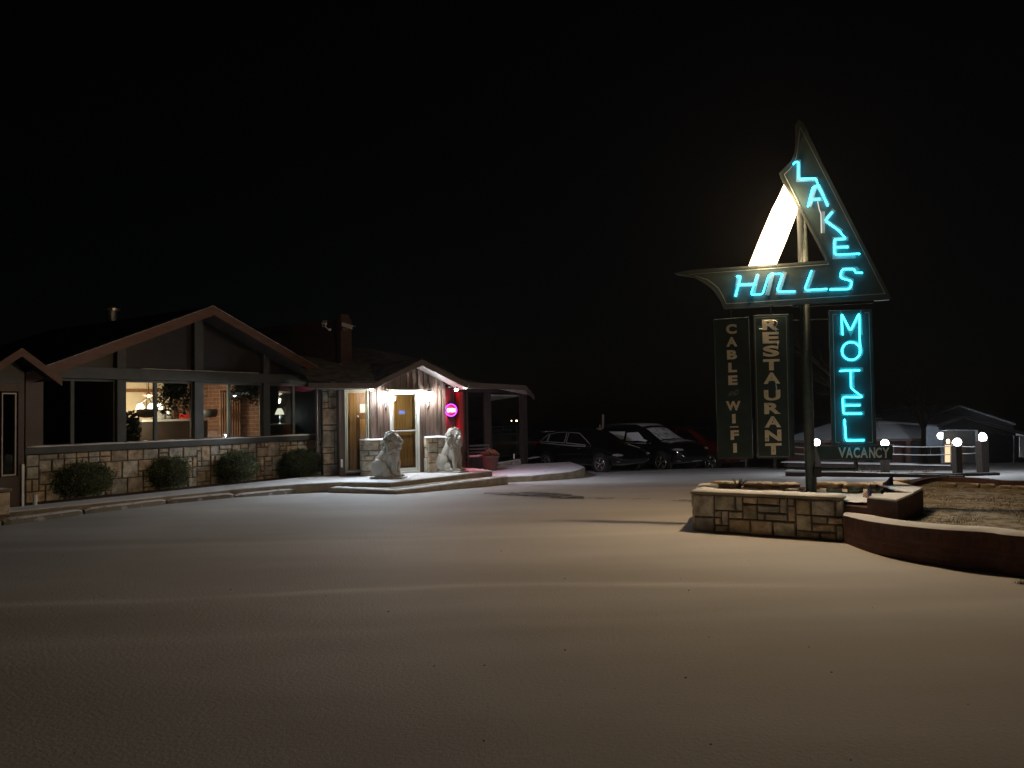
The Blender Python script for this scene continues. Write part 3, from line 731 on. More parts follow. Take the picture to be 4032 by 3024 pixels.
# soffit under gable (right slope), pale
k = MB()
pu = GF.P(pk[0], pk[1] - .165, -.031); ru = GF.P(gr[0], zE - .165, -.031)
k.extr([pu, ru, ru - GF.n * .66, pu - GF.n * .66], (0, 0, .02)); k.build('gable_soffit', mat('gable_soffit_paint', (.08, .065, .06), .7, .1, 3), RB)
lu = GF.P(gl[0], zE - .145, -.031); lu0 = GF.P(le[0], zE - .125, -.031)
k = MB(); k.extr([pu + Vector((0, 0, -.001)), lu, lu - GF.n * .66, pu - GF.n * .66 + Vector((0, 0, -.001))], (0, 0, .02)); k.extr([lu0, lu - Vector((0, 0, .003)), lu - GF.n * .66 - Vector((0, 0, .003)), lu0 - GF.n * 1.1], (0, 0, .012)); k.build('eave_soffit', M['brownwood'], RB)
# upper roof ridge behind
k = MB(); r0 = wp(1352, 1368, 25); r1 = wp(1440, 1368, 25.5); r2 = wp(1640, 1410, 27); r3 = wp(1560, 1425, 22.5); r4 = wp(1352, 1440, 22)
k.add([r0, r1, r2, r3, r4], [(0, 1, 2, 3, 4)]); k.add([r0 - Vector((4, -1, 0)), r0, r4, r4 - Vector((1.5, -1, 0))], [(0, 1, 2, 3)]); k.build('upper_roof', M['shingle'], RB)
# side wing wall, set behind the eave
wx = lambda x, y, n=0: W.sz(x, y, n)
b0 = wx(1757, 1700)[0]; b1 = wx(1832, 1700)[0]
ZW = 2.28; FZ = TZ + .02
k = MB(); k.rect(W, 0.02, b1, FZ - .1, ZW + .1, -.08, 0)
for i in range(7): k.rect(W, .05 + i * b1 / 7, .07 + i * b1 / 7, FZ, ZW, .0, .012)
k.build('side_siding', M['siding'], RB)
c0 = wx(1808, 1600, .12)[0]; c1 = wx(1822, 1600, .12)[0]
k = MB(); k.rect(W, c0, c1 + .02, wx(1815, 1745, .12)[1], wx(1815, 1543, .12)[1], .013, .12); k.build('door_side_board', mat('painted_red_glow', (.42, .05, .05), .5, .1, 4), RB)  # red light of the OPEN sign is put into the board's colour
g0 = wx(1838, 1700)[0]; g1 = wx(1909, 1700)[0]; g2 = wx(1931, 1700)[0]; g3 = wx(2056, 1700)[0]; g4 = wx(2073, 1700)[0]
k = MB(); k.rect(W, b1 + .001, g0 + .03, FZ, ZW, -.1, .04); k.build('side_post', M['darkwood'], RB)
k = MB(); k.rect(W, g1, g2, FZ, ZW, -.1, .04); k.build('side_post', M['darkwood'], RB)
k = MB(); k.rect(W, g3, g4, FZ - .25, ZW, -.1, .04); k.build('side_post', M['darkwood'], RB)
k = MB(); k.rect(W, b1, g4 + .4, ZW + .002, ZW + .14, -.1, .05); k.build('side_header', M['darkwood'], RB)
k = MB(); k.rect(W, g0 + .03, g1, wx(1870, 1792)[1] - .05, wx(1870, 1792)[1], -.06, .0); sw_ = k.build('side_window', M['brownwood'], RB)
k = MB(); k.rect(W, g0 + .03, g1, wx(1870, 1792)[1], ZW, -.03, -.025); k.build('pane', M['glass'], sw_)
k = MB(); k.rect(W, g0 + .03, g1, FZ, wx(1870, 1792)[1] - .052, -.06, -.01); k.build('side_panel', M['brownwood'], RB)
# porch ceiling (ribbed)
k = MB(); cz = ZW - .08
ca = W.P(g0, cz, -.1); 
for i in range(16):
    a_ = g0 + (g4 - g0) * i / 16; a2 = g0 + (g4 - g0) * (i + 1) / 16
    k.extr([W.P(a_, cz, -.12), W.P(a2 - .02, cz, -.12), W.P(a2 - .02, cz - .25, -2.6), W.P(a_, cz - .25, -2.6)], (0, 0, .03))
    k.extr([W.P(a2 - .02, cz + .02, -.12), W.P(a2, cz + .02, -.12), W.P(a2, cz - .23, -2.6), W.P(a2 - .02, cz - .23, -2.6)], (0, 0, .03))
k.build('porch_ceiling', M['soffit'], RB)
# low stone kerb of the porch
k = MB(); qa = wx(1942, 1830, -.1)[0]; zq = wx(2000, 1820, -.1)[1]; rocks_wall(k, Plane(W.o.xy, WU, -.1), qa, wx(2056, 1830, -.1)[0], FZ - .12, zq, 0, 31, .08, depth=.05); k.build('stone_kerb', M['stone'], RB)
k = MB(); lumpy_strip(k, [W.P(qa, 0, -.2), W.P(wx(2140, 1830)[0], 0, -.2)], .24, zq, .04, 12); k.build('snow_on_kerb', M['snow'], RB, smooth=True)
# downspout
k = MB(); dsx = F.sz(1247, 1520, .5)
t0 = GF.P(le[0] + .12, zE - .15, -.05); 
k.tube([wp(1245, 1520, 18.4), wp(1250, 1785, 18.4)], .026, 10); k.build('downspout', M['brownwood'], RB, smooth=True)
k = MB(); k.box(wp(1247, 1500, 18.6), (.36, .12, .035), .4); k.build('snow_lump', M['snow'], RB, bevel=.015)
k = MB(); q1 = PP.sz(1343, 1830); k.rect(E, EW0 - .0 + .02, EW0 + .07, .38, .58, .001, .05); k.build('outlet_box', M['white'], RB, bevel=.01)
# stone pillars by the door are free-standing (behind the lions)
def pillar(label, x0, x1, yt, yb, n, seed):
    pl = Plane(E.o.xy, EU, n); a0, zt = pl.sz(x0, yt); a1 = pl.sz(x1, yt)[0]
    t = thing('stone_pillar', label, 'stone pillar', pl.P((a0 + a1) / 2, SLAB, -.2), 'stone pillars beside the door')
    k = MB(); k.rect(pl, a0 + .01, a1 - .01, SLAB, zt, -.33, -.01); k.build('mortar_core', M['mortar'], t)
    k = MB(); rocks_wall(k, pl, a0, a1, SLAB, zt, -.01, seed, .12, depth=.05)
    sd = Plane((pl.P(a0, 0, -.33)).xy, (-pl.n.x * -1, -pl.n.y * -1)); 
    L_ = Plane(pl.P(a1, 0, 0).xy, (-pl.n.x, -pl.n.y)); rocks_wall(k, L_, .0, .33, SLAB, zt, -.01, seed + 1, .12, depth=.04)
    L2 = Plane(pl.P(a0, 0, -.33).xy, (pl.n.x, pl.n.y)); rocks_wall(k, L2, .0, .33, SLAB, zt, -.01, seed + 2, .12, depth=.04)
    k.build('stone_face', M['stone'], t)
    k = MB(); lumpy_strip(k, [pl.P(a0 - .02, 0, -.14), pl.P(a1 + .02, 0, -.14)], .42, zt, .035, seed); k.build('snow_cap', M['snow'], t, smooth=True)
pillar('short stone pillar behind the lion nearest the side window', 1429, 1512, 1735, 1880, .32, 41)
pillar('short stone pillar between the door and the far lion', 1683, 1762, 1724, 1858, .25, 51)

# ------------------------------------------------------------------ interior of the dining room
IN = lambda x, y, n: F.sz(x, y, n)
k = MB(); i0 = fx(470, 1600)[0]; i1 = fx(780, 1600)[0]; i2 = fx(1045, 1600)[0]; iE = A1
CE = 2.62
k.rect(F, A0, iE + 3, CE, CE + .03, -6.2, -.12); k.build('ceiling', M['cream'], RB)
k = MB(); k.rect(F, A0, iE + 3, .12, .15, -6.2, -.2); k.build('floor', M['inwood'], RB)
bx = [(A0, i0 + .3, 'inwood'), (i0 + .3, i0 + 5.2, 'cream')]
k = MB(); k.rect(F, i0 - .1, i0 + 3.2, .15, CE, -3.25, -3.2); k.build('dining_wall', M['cream'], RB)
k = MB(); k.rect(F, i0 - .1, i0 + 3.2, 2.36, 2.44, -3.19, -3.15); k.build('crown_moulding', M['inwood'], RB)
k = MB(); k.rect(F, i0 - .13, i0 - .06, .15, CE, -6.2, -.1); k.build('partition', M['inwood'], RB)
bb0 = IN(790, 1600, -2.6)[0]
k = MB(); k.rect(F, i0 + 3.0, i0 + 6.0, .15, CE, -2.75, -2.6); k.build('brick_chimney_breast', M['inbrick'], RB)
k = MB(); sl0 = IN(868, 1600, -.9)[0]; sl1 = IN(1012, 1600, -.9)[0]
n_ = 15
for i in range(n_):
    a_ = sl0 + (sl1 - sl0) * i / n_; k.rect(F, a_, a_ + .035, .3, 2.30 - .0 * i, -.93, -.9)
k.rect(F, sl0 - .02, sl1, 2.302, 2.34, -.94, -.89); k.build('slatted_screen', M['inwood'], RB)
k = MB(); k.rect(F, i2 - .03, i2 + .02, .15, CE, -3.2, -.12); k.build('brick_partition', M['inbrick'], RB)
k = MB(); k.rect(F, i2 + .02, A1 + 2.4, .15, CE, -2.45, -2.4); k.build('side_room_wall', M['bluegrey'], RB)
k = MB(); k.rect(F, A1 - .02, A1 + .03, .15, CE, -2.4, -.12); k.build('end_wall', M['greywood'], RB)

def hang(name, label, cat, px, py, n):
    a, z = F.sz(px, py, n); return a, z, thing(name, label, cat, F.P(a, z, n))
# chandelier
a, z, t = hang('chandelier', 'lit brass chandelier hanging in the restaurant window', 'chandelier', 585, 1500, -1.6)
C0 = F.P(a, 0, -1.6)
k = MB(); k.tube([C0 + Vector((0, 0, CE)), C0 + Vector((0, 0, 2.3))], .012); k.lathe(C0 + Vector((0, 0, 2.24)), [(.02, .06), (.14, .0), (.02, -.07)]); k.build('stem', M['inwood'], t, smooth=False)
k = MB(); k2 = MB()
for i in range(5):
    g = i * 1.2566 + .4; e = C0 + Vector((math.cos(g) * .22, math.sin(g) * .22, 1.98))
    k.tube([C0 + Vector((0, 0, 2.18)), C0 + Vector((math.cos(g) * .12, math.sin(g) * .12, 2.1)), e + Vector((0, 0, .05))], .008, 6)
    k2.lathe(e, [(.03, .05), (.07, -.01), (.085, -.08)], 12)
k.build('arm', M['iron'], t); k2.build('lamp_shade', emis('chandelier_glass', (1, .8, .55), 30), t, smooth=True)
lamp('POINT', 'chandelier_light', C0 + Vector((0, 0, 1.86)), 150, (1, .78, .54), t, .15)
# wall mirror/lamp left of it
# hanging plant
def leafball(name, label, cat, c, rx, rz, n, mt, drop=0, seed=1, core=True, ls=.05):
    rnd = random.Random(seed); t = thing(name, label, cat, Vector(c))
    k = MB()
    for i in range(n):
        d = Vector((rnd.gauss(0, 1), rnd.gauss(0, 1), rnd.gauss(0, 1))).normalized() * (rnd.random() ** .33)
        p = Vector(c) + Vector((d.x * rx, d.y * rx, d.z * rz))
        if drop and rnd.random() < .35: p.z -= rnd.random() * drop; p.x += rnd.choice([-1, 1]) * rx * .8
        u = Vector((rnd.gauss(0, 1), rnd.gauss(0, 1), rnd.gauss(0, 1))).normalized(); v = u.orthogonal().normalized(); s_ = ls * rnd.uniform(.6, 1.3)
        k.add([p - u * s_, p + v * s_ * .5, p + u * s_, p - v * s_ * .5], [(0, 1, 2, 3)])
    k.build('foliage', mt, t, uv=False); return t
hp = F.P(F.sz(692, 1530, -.45)[0], F.sz(692, 1530, -.45)[1], -.45)
t = leafball('hanging_plant', 'dark trailing plant hanging at the right side of the lit window', 'house plant', hp, .26, .24, 1500, M['plant'], .5, 3, ls=.045)
k = MB(); k.tube([hp + Vector((0, 0, 0)), hp + Vector((0, 0, CE - hp.z))], .006, 5); k.build('cord', M['black'], t)
k = MB(); k.lathe(hp - Vector((0, 0, .12)), [(.10, -.06), (.16, .1)], 14); k.build('pot', M['black'], t)
hp = F.P(F.sz(965, 1530, -.45)[0], F.sz(965, 1530, -.45)[1], -.45)
t = leafball('hanging_plant', 'dark hanging plant in front of the slatted screen', 'house plant', hp, .25, .22, 1200, M['plant'], .2, 4, ls=.045)
k = MB(); k.tube([hp, hp + Vector((0, 0, CE - hp.z))], .006, 5); k.build('cord', M['black'], t)
k = MB(); k.lathe(hp - Vector((0, 0, .12)), [(.10, -.06), (.16, .1)], 14); k.build('pot', M['black'], t)
fp = F.P(F.sz(515, 1690, -.45)[0], F.sz(515, 1690, -.45)[1], -.45)
t = leafball('potted_tree', 'leafy indoor plant at the left side of the lit window', 'house plant', fp, .19, .42, 420, M['plant'], 0, 6, ls=.06)
k = MB(); k.tube([Vector((fp.x, fp.y, .5)), fp, fp + Vector((.03, 0, .35))], .012, 6); k.build('stem', M['bark'], t)
k = MB(); k.lathe((fp.x, fp.y, .15), [(.14, 0), (.19, .36), (.17, .36)], 16); k.build('pot', M['terracotta'], t)
# counter with things on it
a0 = F.sz(560, 1650, -2.3)[0]; a1 = F.sz(800, 1650, -2.3)[0]
zc = F.sz(680, 1650, -2.3)[1]
ct = thing('buffet_counter', 'brown buffet counter against the lit dining room wall', 'counter', F.P(a0, .15, -2.6))
k = MB(); k.rect(F, a0, a1 + .3, .15, zc - .06, -2.9, -2.3); k.build('cabinet', mat('dark_cabinet_wood', (.018, .012, .009), .5, .3, 5), ct)
k = MB(); k.rect(F, a0 - .03, a1 + .33, zc - .058, zc, -2.93, -2.26); k.build('counter_top', M['grey'], ct)
rr = random.Random(9); nm = [('napkin_box', 'cream', 'tall cream napkin box on the counter'), ('urn', 'metal', 'dull metal coffee urn on the counter'), ('cereal_box', 'redplastic', 'red menu board at the right end of the counter'), ('toaster', 'grey', 'grey toaster near the mullion on the counter')]
a_, z_ = F.sz(733, 1640, -2.35)
k = MB(); k.rect(F, a_ - .1, a_ + .16, zc + .002, F.sz(733, 1632, -2.35)[1] + .02, -2.5, -2.36); tag(k.build('menu_board', M['redplastic'], base=F.P(a_, zc, -2.4), bevel=.008), 'red menu board at the right end of the buffet counter', 'menu board')
a_, z_ = F.sz(665, 1650, -2.5); k = MB(); k.lathe(F.P(a_, zc + .002, -2.5), [(.10, 0), (.13, .03), (.13, .28), (.05, .36), (.02, .40)], 20); tag(k.build('coffee_urn', M['metal'], base=F.P(a_, zc, -2.5), smooth=True), 'metal coffee urn on the buffet counter', 'coffee urn')
a_, z_ = F.sz(630, 1650, -2.45); k = MB(); k.rect(F, a_ - .16, a_ + .12, zc + .002, zc + .2, -2.6, -2.42); tag(k.build('toaster', M['grey'], base=F.P(a_, zc, -2.5), bevel=.03), 'grey toaster beside the coffee urn', 'toaster')
# wall cabinet
a_, z_ = F.sz(665, 1595, -3.0); a2, z2 = F.sz(760, 1640, -3.0); k = MB(); k.rect(F, a_ , a2 + .5, z2 - .0, z_, -3.19, -2.95); tag(k.build('wall_cabinet', M['cream'], base=F.P(a_, z2, -3.1), bevel=.01), 'cream wall cabinet on the dining room wall', 'cabinet')
# tables and chairs near the window
def dchair(lbl, px, n, rz, col_):
    a, z = F.sz(px, 1700, n); b = F.P(a, .15, n); t = thing('dining_chair', lbl, 'chair', b, 'chairs in the dining room')
    m = Matrix.Translation(b) @ Matrix.Rotation(rz, 4, 'Z')
    k = MB(); k.box((0, 0, .45), (.42, .42, .05), M=m); k.build('seat', col_, t, bevel=.015)
    k = MB(); k.box((0, .2, .78), (.40, .035, .35), M=m); k.build('backrest', col_, t, bevel=.02)
    for sx in (-1, 1):
        for sy in (-1, 1):
            k = MB(); k.tube([m @ Vector((sx * .18, sy * .18, 0)), m @ Vector((sx * .18, sy * .19, .43 if sy < 0 else .95))], .016, 6); k.build('leg', M['inwood'], t)
for i, (px, n, l_) in enumerate([(600, -.7, 'dark dining chair left of the window mullion'), (700, -.9, 'dining chair close to the post of the lit window'), (655, -1.7, 'dining chair in the middle of the lit room'), (830, -.7, 'pale backed dining chair before the brick wall')]):
    dchair(l_, px, n, .3 + i * .9, M['inwood'] if i < 3 else M['soffit'])
a, z = F.sz(655, 1700, -1.15); tb = thing('dining_table', 'dining table behind the lit restaurant window', 'table', F.P(a, .15, -1.15))
k = MB(); k.lathe(F.P(a, .86, -1.15), [(.42, 0), (.43, .02), (.42, .035)], 28); k.build('tabletop', M['inwood'], tb)
k = MB(); k.lathe(F.P(a, .15, -1.15), [(.25, 0), (.24, .03), (.04, .06), (.04, .7)], 16); k.build('pedestal', M['iron'], tb)
for (px, c_, h, l_, nm_) in [(625, 'white', .16, 'pale pitcher on the dining table', 'pitcher'), (668, 'soffit', .2, 'tall cream vase on the dining table', 'vase'), (690, 'grey', .13, 'grey napkin holder on the dining table', 'napkin_holder')]:
    a2, _ = F.sz(px, 1700, -1.1); k = MB(); k.lathe(F.P(a2, .897, -1.1), [(.04, 0), (.055, h * .3), (.03, h * .75), (.04, h)], 14); tag(k.build(nm_, M[c_], base=F.P(a2, .897, -1.1), smooth=True), l_, nm_.replace('_', ' '))
# awning-like dark shade hung in window
for px0, px1, lb in ((545, 612, 'curved dark shade hanging left in the lit window'), (797, 850, 'curved dark shade hanging before the brick wall')):
    a, z = F.sz((px0 + px1) / 2, 1628, -1.2); aw = F.sz(px1, 1628, -1.2)[0] - a
    k = MB(); vs = []
    C_ = F.P(a, z, -1.2)
    k.lathe(C_, [(aw * 1.0, .11), (aw * 1.05, .02), (aw * .9, -.08), (aw * .3, -.10)], 20); t_ = thing('pendant_shade', lb, 'pendant lamp', C_)
    k.build('shade', M['iron'], t_, smooth=True)
    k = MB(); k.tube([C_ + Vector((0, 0, .1)), C_ + Vector((0, 0, CE - C_.z))], .006, 5)
    for g in range(3):
        k.tube([C_ + Vector((math.cos(g * 2.1) * aw * .9, math.sin(g * 2.1) * aw * .9, .1)), C_ + Vector((0, 0, .45))], .005, 5)
    k.build('chain', M['inwood'], t_)
# table lamp in the side room
a, z = F.sz(1101, 1625, -1.2); t = thing('table_lamp', 'small lit table lamp behind the window nearest the entrance', 'table lamp', F.P(a, z - .22, -1.2))
k = MB(); k.lathe(F.P(a, z - .05, -1.2), [(.125, 0), (.09, .1), (.05, .17)], 18); k.build('lamp_shade', emis('glowing_shade', (1, .93, .72), 1.1), t, smooth=True)
k = MB(); k.lathe(F.P(a, z - .30, -1.2), [(.06, 0), (.02, .03), (.015, .25)], 14); k.build('lamp_base', M['metal'], t)
lamp('POINT', 'table_lamp_light', F.P(a, z - .12, -1.15), 1.3, (.9, .95, 1), t, .06)
k = MB(); k.rect(F, a - .5, a + .5, z - .33, z - .302, -1.5, -.9); tk = thing('side_table', 'narrow side table carrying the small lit lamp', 'table', F.P(a, .15, -1.2)); k.build('tabletop', M['white'], tk)
for sx in (-.45, .45):
    k = MB(); k.rect(F, a + sx - .02, a + sx + .02, .15, z - .332, -1.25, -1.15); k.build('leg', M['inwood'], tk)

# ------------------------------------------------------------------ shrubs
shr = [(322, 1968, 268, 140, 'widest dark boxwood shrub, leftmost below the windows'), (655, 1934, 214, 128, 'round dark boxwood shrub below the lit window'), (930, 1909, 196, 122, 'boxwood shrub below the slatted screen window'), (1187, 1888, 162, 108, 'smallest boxwood shrub, catching the entrance light by the downspout')]
for i, (px, py, wd, ht, lb) in enumerate(shr):
    c = zhit(px, py - 10, SLAB - .03); D = c.y; sx = wd / F_PX * D / 2 * 1.02; H = ht / F_PX * D
    t = thing('boxwood_shrub', lb, 'shrub', c, 'boxwood shrubs below the windows')
    rnd = random.Random(20 + i); u = F.u; n_ = F.n; k = MB()
    cc = c + Vector((0, 0, H * .48)) - n_ * .05
    def surf(d): 
        bulge = 1 + .17 * noise.noise(d * 2.3 + Vector((i * 7, 0, 0))) + .06 * noise.noise(d * 6)
        return cc + (u * d.x * sx * .86 + n_ * d.y * min(sx, .5) + Vector((0, 0, d.z * H * .53))) * bulge
    for _ in range(9000):
        d = Vector((rnd.gauss(0, 1), rnd.gauss(0, 1), rnd.gauss(0, 1))).normalized()
        if d.z < -.85: continue
        p = cc.lerp(surf(d), rnd.uniform(.84, 1.05) if rnd.random() < .93 else rnd.uniform(1.02, 1.16)); a = Vector((rnd.gauss(0, 1), rnd.gauss(0, 1), rnd.gauss(0, 1))) + d * 1.0
        a.normalize(); b = a.orthogonal().normalized(); s_ = rnd.uniform(.010, .022)
        k.add([p - a * s_, p + b * s_ * .55, p + a * s_, p - b * s_ * .55], [(0, 1, 2, 3)])
    k.build('foliage', M['leaf'], t, uv=False)
    k = MB(); vs = []; 
    k.ell((0, 0, 0), (1, 1, 1), 20, 12); k.v = [cc.lerp(surf(v.normalized()), .86) for v in k.v]; k.build('twigs', M['core'], t, smooth=True, uv=False)

# ------------------------------------------------------------------ lions
def lion(turn, name='stone_lion'):
    k = MB(); el = k.ell
    rot = lambda ax, d: Matrix.Rotation(R(d), 3, ax)
    k.slab([(-.42, -.2), (.36, -.2), (.36, .2), (-.42, .2)], 0, .035)
    for s in (-1, 1):
        el((-.20, s * .13, .24), (.21, .10, .22), M=rot('Y', 20)); el((-.02, s * .15, .13), (.13, .07, .10), M=rot('Y', 40))
        el((.03, s * .17, .065), (.14, .055, .045))
        k.tube([(.10, s * .095, .55), (.16, s * .10, .34), (.15, s * .10, .2), (.18, s * .10, .07)], .085, 10, .052)
        el((.22, s * .10, .065), (.095, .062, .048)); el((.29, s * .10, .05), (.04, .055, .035))
        for q in (-.03, 0, .03): el((.30, s * .10 + q, .055), (.035, .018, .03), 8, 6)
    k.tube([(-.24, 0, .2), (-.2, 0, .34), (-.08, 0, .5), (.04, 0, .64)], .17, 14, .17)
    el((.08, 0, .5), (.15, .165, .24), M=rot('Y', 12)); el((-.17, 0, .2), (.2, .2, .19))
    k.tube([(-.36, .05, .08), (-.38, .16, .06), (-.2, .24, .06), (0, .25, .06), (.08, .22, .07)], .025, 8, .035)
    T = Matrix.Translation((.10, 0, .8)) @ Matrix.Rotation(turn, 4, 'Z') @ Matrix.Translation((-.10, 0, -.8))
    h = MB()
    h.ell((.06, 0, .74), (.17, .19, .25), 16, 12); h.ell((.07, 0, .90), (.17, .18, .16), 16, 12); h.ell((.18, 0, .87), (.12, .11, .125), 16, 12)
    h.ell((.28, 0, .835), (.085, .065, .052)); h.ell((.275, 0, .785), (.065, .052, .036)); h.ell((.275, 0, .885), (.07, .032, .03), M=rot('Y', 18))
    h.ell((.352, 0, .862), (.02, .032, .02)); h.ell((.26, 0, .72), (.07, .07, .08))
    for s in (-1, 1):
        h.ell((.245, s * .05, .925), (.04, .04, .02)); h.ell((.32, s * .035, .825), (.04, .032, .03)); h.ell((.24, s * .075, .86), (.04, .03, .05)); h.ell((.262, s * .048, .898), (.018, .018, .014), 8, 6)
        h.ell((.10, s * .14, .99), (.03, .035, .04))
    rnd = random.Random(4)
    for i in range(230):
        g = rnd.uniform(0, 2 * math.pi); zz_ = rnd.uniform(-1, 1)
        q = Vector((math.cos(g) * math.sqrt(1 - zz_ * zz_), math.sin(g) * math.sqrt(1 - zz_ * zz_), zz_))
        p = Vector((.05, 0, .78)) + Vector((q.x * .20, q.y * .21, q.z * .29))
        if q.x > .5 and p.z > .70: continue
        r_ = rnd.uniform(.022, .04); h.ell(p, (r_ * .8, r_ * .8, r_ * 1.4), 8, 6, M=rot('Y', rnd.uniform(-40, 40)))
    k.add([T @ v for v in h.v], h.f)
    me = k.mesh('stone_lion_raw', uv=False); tmp = bpy.data.objects.new('tmp', me); col.objects.link(tmp)
    r_ = tmp.modifiers.new('r', 'REMESH'); r_.mode = 'VOXEL'; r_.voxel_size = .009
    s_ = tmp.modifiers.new('s', 'SMOOTH'); s_.factor = .4; s_.iterations = 1
    dg = bpy.context.evaluated_depsgraph_get(); dg.update()
    m2 = bpy.data.meshes.new_from_object(tmp.evaluated_get(dg)); m2.name = name
    bpy.data.objects.remove(tmp); bpy.data.meshes.remove(me)
    m2.materials.clear(); m2.materials.append(M['statue'])
    for p in m2.polygons: p.use_smooth = True
    o = bpy.data.objects.new(name, m2); col.objects.link(o); return o
for (px, py, ht, rz, turn, lb) in ((1532, 1884, 181, R(-14), R(-12), 'seated stone lion with snow on its mane, left of the door'), (1778, 1860, 170, R(-28), R(-22), 'seated stone lion with snow on its head, right of the door')):
    o = lion(turn); c = zhit(px, py, SLAB + .008); o.location = c + Vector((0, .1, 0)); s_ = ht / F_PX * c.y / 1.035; o.scale = (s_ * .98,) * 3; o.rotation_euler.z = rz
    tag(o, lb, 'statue', 'lion statues at the entrance')

# ------------------------------------------------------------------ entrance lamps
def lantern(px, py, lb):
    a, z = E.sz(px, py, .12); t = thing('wall_lantern', lb, 'wall lamp', E.P(a, z, .0), 'wall lanterns beside the door')
    c = E.P(a, z, .14)
    k = MB(); k.lathe(c, [(.03, -.13), (.05, -.11), (.05, -.10)], 6); k.lathe(c, [(.085, .10), (.09, .11), (.03, .18), (.008, .22)], 6)
    for i in range(6):
        g = i * math.pi / 3; k.tube([c + Vector((math.cos(g) * .05, math.sin(g) * .05, -.1)), c + Vector((math.cos(g) * .08, math.sin(g) * .08, .1))], .004, 4)
    k.build('cage', M['metal'], t)
    k = MB(); k.lathe(c, [(.05, -.10), (.086, .095)], 6); k.build('glass', emis('lantern_glass', (.93, .97, 1), 260), t)
    k = MB(); k.tube([E.P(a, z - .2, .02), E.P(a, z - .26, .06), E.P(a, z - .24, .11), c - Vector((0, 0, .13))], .011, 6); k.lathe(E.P(a, z - .2, .012), [(.03, -.09), (.035, 0), (.03, .09)], 10); k.build('bracket', M['metal'], t)
    lamp('POINT', 'lantern_light', c + E.n * .14 + Vector((0, 0, -.05)), 42, (.93, .97, 1), t, .05)
lantern(1522, 1562, 'glaring white lantern left of the oak door')
lantern(1690, 1560, 'glaring white lantern right of the oak door')
def flood(px, py, lb, tgt):
    c = wp(px, py, GF.P(GF.sz(px, py, -.1)[0], 0, -.1).y)
    t = thing('eave_floodlight', lb, 'floodlight', c, 'floodlights under the entrance eaves')
    k = MB(); k.lathe(c - Vector((0, 0, .035)), [(.05, 0), (.055, .03), (.03, .06), (.02, .09)], 16); k.tube([c - GF.u * .22 + Vector((0, 0, .03)), c + GF.u * .22 + Vector((0, 0, .03))], .008, 6); k.build('housing', M['white'], t)
    k = MB(); k.ell(c - Vector((0, 0, .045)), (.05, .05, .035), 14, 10); k.build('bulb', M['bulb'], t, smooth=True)
    l_ = lamp('SPOT', 'floodlight_beam', c - Vector((0, 0, .10)) + E.n * .06, 250 if px < 1500 else 340, (.76, .88, 1), t, .04, spot_size=R(112), spot_blend=1)
    d = Vector(tgt) - (c - Vector((0, 0, .1))); l_.rotation_euler = d.to_track_quat('-Z', 'Y').to_euler()
flood(1463, 1527, 'white floodlight under the eave above the side window', (-3.3, 15.6, 0))
flood(1797, 1528, 'white floodlight at the right corner of the entrance gable', (4.6, 23.5, .2))
# OPEN sign
def textmesh(s, bold=0.0):
    cu = bpy.data.curves.new('t', 'FONT'); cu.body = s; cu.offset = bold; cu.resolution_u = 4
    o = bpy.data.objects.new('t', cu); col.objects.link(o); dg = bpy.context.evaluated_depsgraph_get(); dg.update()
    me = bpy.data.meshes.new_from_object(o.evaluated_get(dg)); v = [Vector(q.co) for q in me.vertices]; f = [tuple(p.vertices) for p in me.polygons]
    bpy.data.objects.remove(o); bpy.data.curves.remove(cu); bpy.data.meshes.remove(me); return v, f
def put_text(mb, pl, s, quad, n, bold=.03, shear=0):
    """quad: photo corners TL, TR, BR, BL of the lettering"""
    v, f = textmesh(s, bold); x0 = min(q.x for q in v); x1 = max(q.x for q in v); y0 = min(q.y for q in v); y1 = max(q.y for q in v)
    Q = [Vector(pl.sz(x, y, n)) for x, y in quad]; out = []
    for q in v:
        a = (q.x - x0) / (x1 - x0); b = (q.y - y0) / (y1 - y0)
        p = Q[3].lerp(Q[2], a).lerp(Q[0].lerp(Q[1], a), b); out.append(pl.P(p.x + shear * b, p.y, n))
    mb.add(out, f)
Wn = Plane(W.o.xy, WU, .05)
a, z = Wn.sz(1773, 1615); t = thing('open_sign', 'small glowing pink neon OPEN sign in a violet oval', 'neon sign', Wn.P(a, z))
OPl = Plane(Wn.P(a, 0).xy, (.93, .37), .06)
k = MB(); k.prism(OPl, [(.19 * math.cos(g * math.pi / 12), z + .19 * math.sin(g * math.pi / 12)) for g in range(24)], -.02, -.012); k.build('backing', M['black'], t)
k = MB(); k.tube([OPl.P(.165 * math.cos(g * math.pi / 16), z + .165 * math.sin(g * math.pi / 16), .01) for g in range(32)], .012, 8, closed=True); k.build('oval_tube', M['violet'], t, smooth=True)
k = MB(); v, f = textmesh('OPEN', .02); x1 = max(q.x for q in v); y1 = max(q.y for q in v)
vv = [OPl.P(-.12 + .24 * q.x / x1, z - .055 + .11 * q.y / y1, .012) for q in v]; k.add(vv, f); k.build('lettering', emis('open_letters', (1, .35, .6), 9), t)
lamp('POINT', 'open_sign_light', OPl.P(.0, z, .16), 46, (1, .03, .10), t, .08)
lamp('POINT', 'open_sign_ring_light', OPl.P(-.05, z - .1, .12), 1.2, (.5, .1, 1), t, .05)
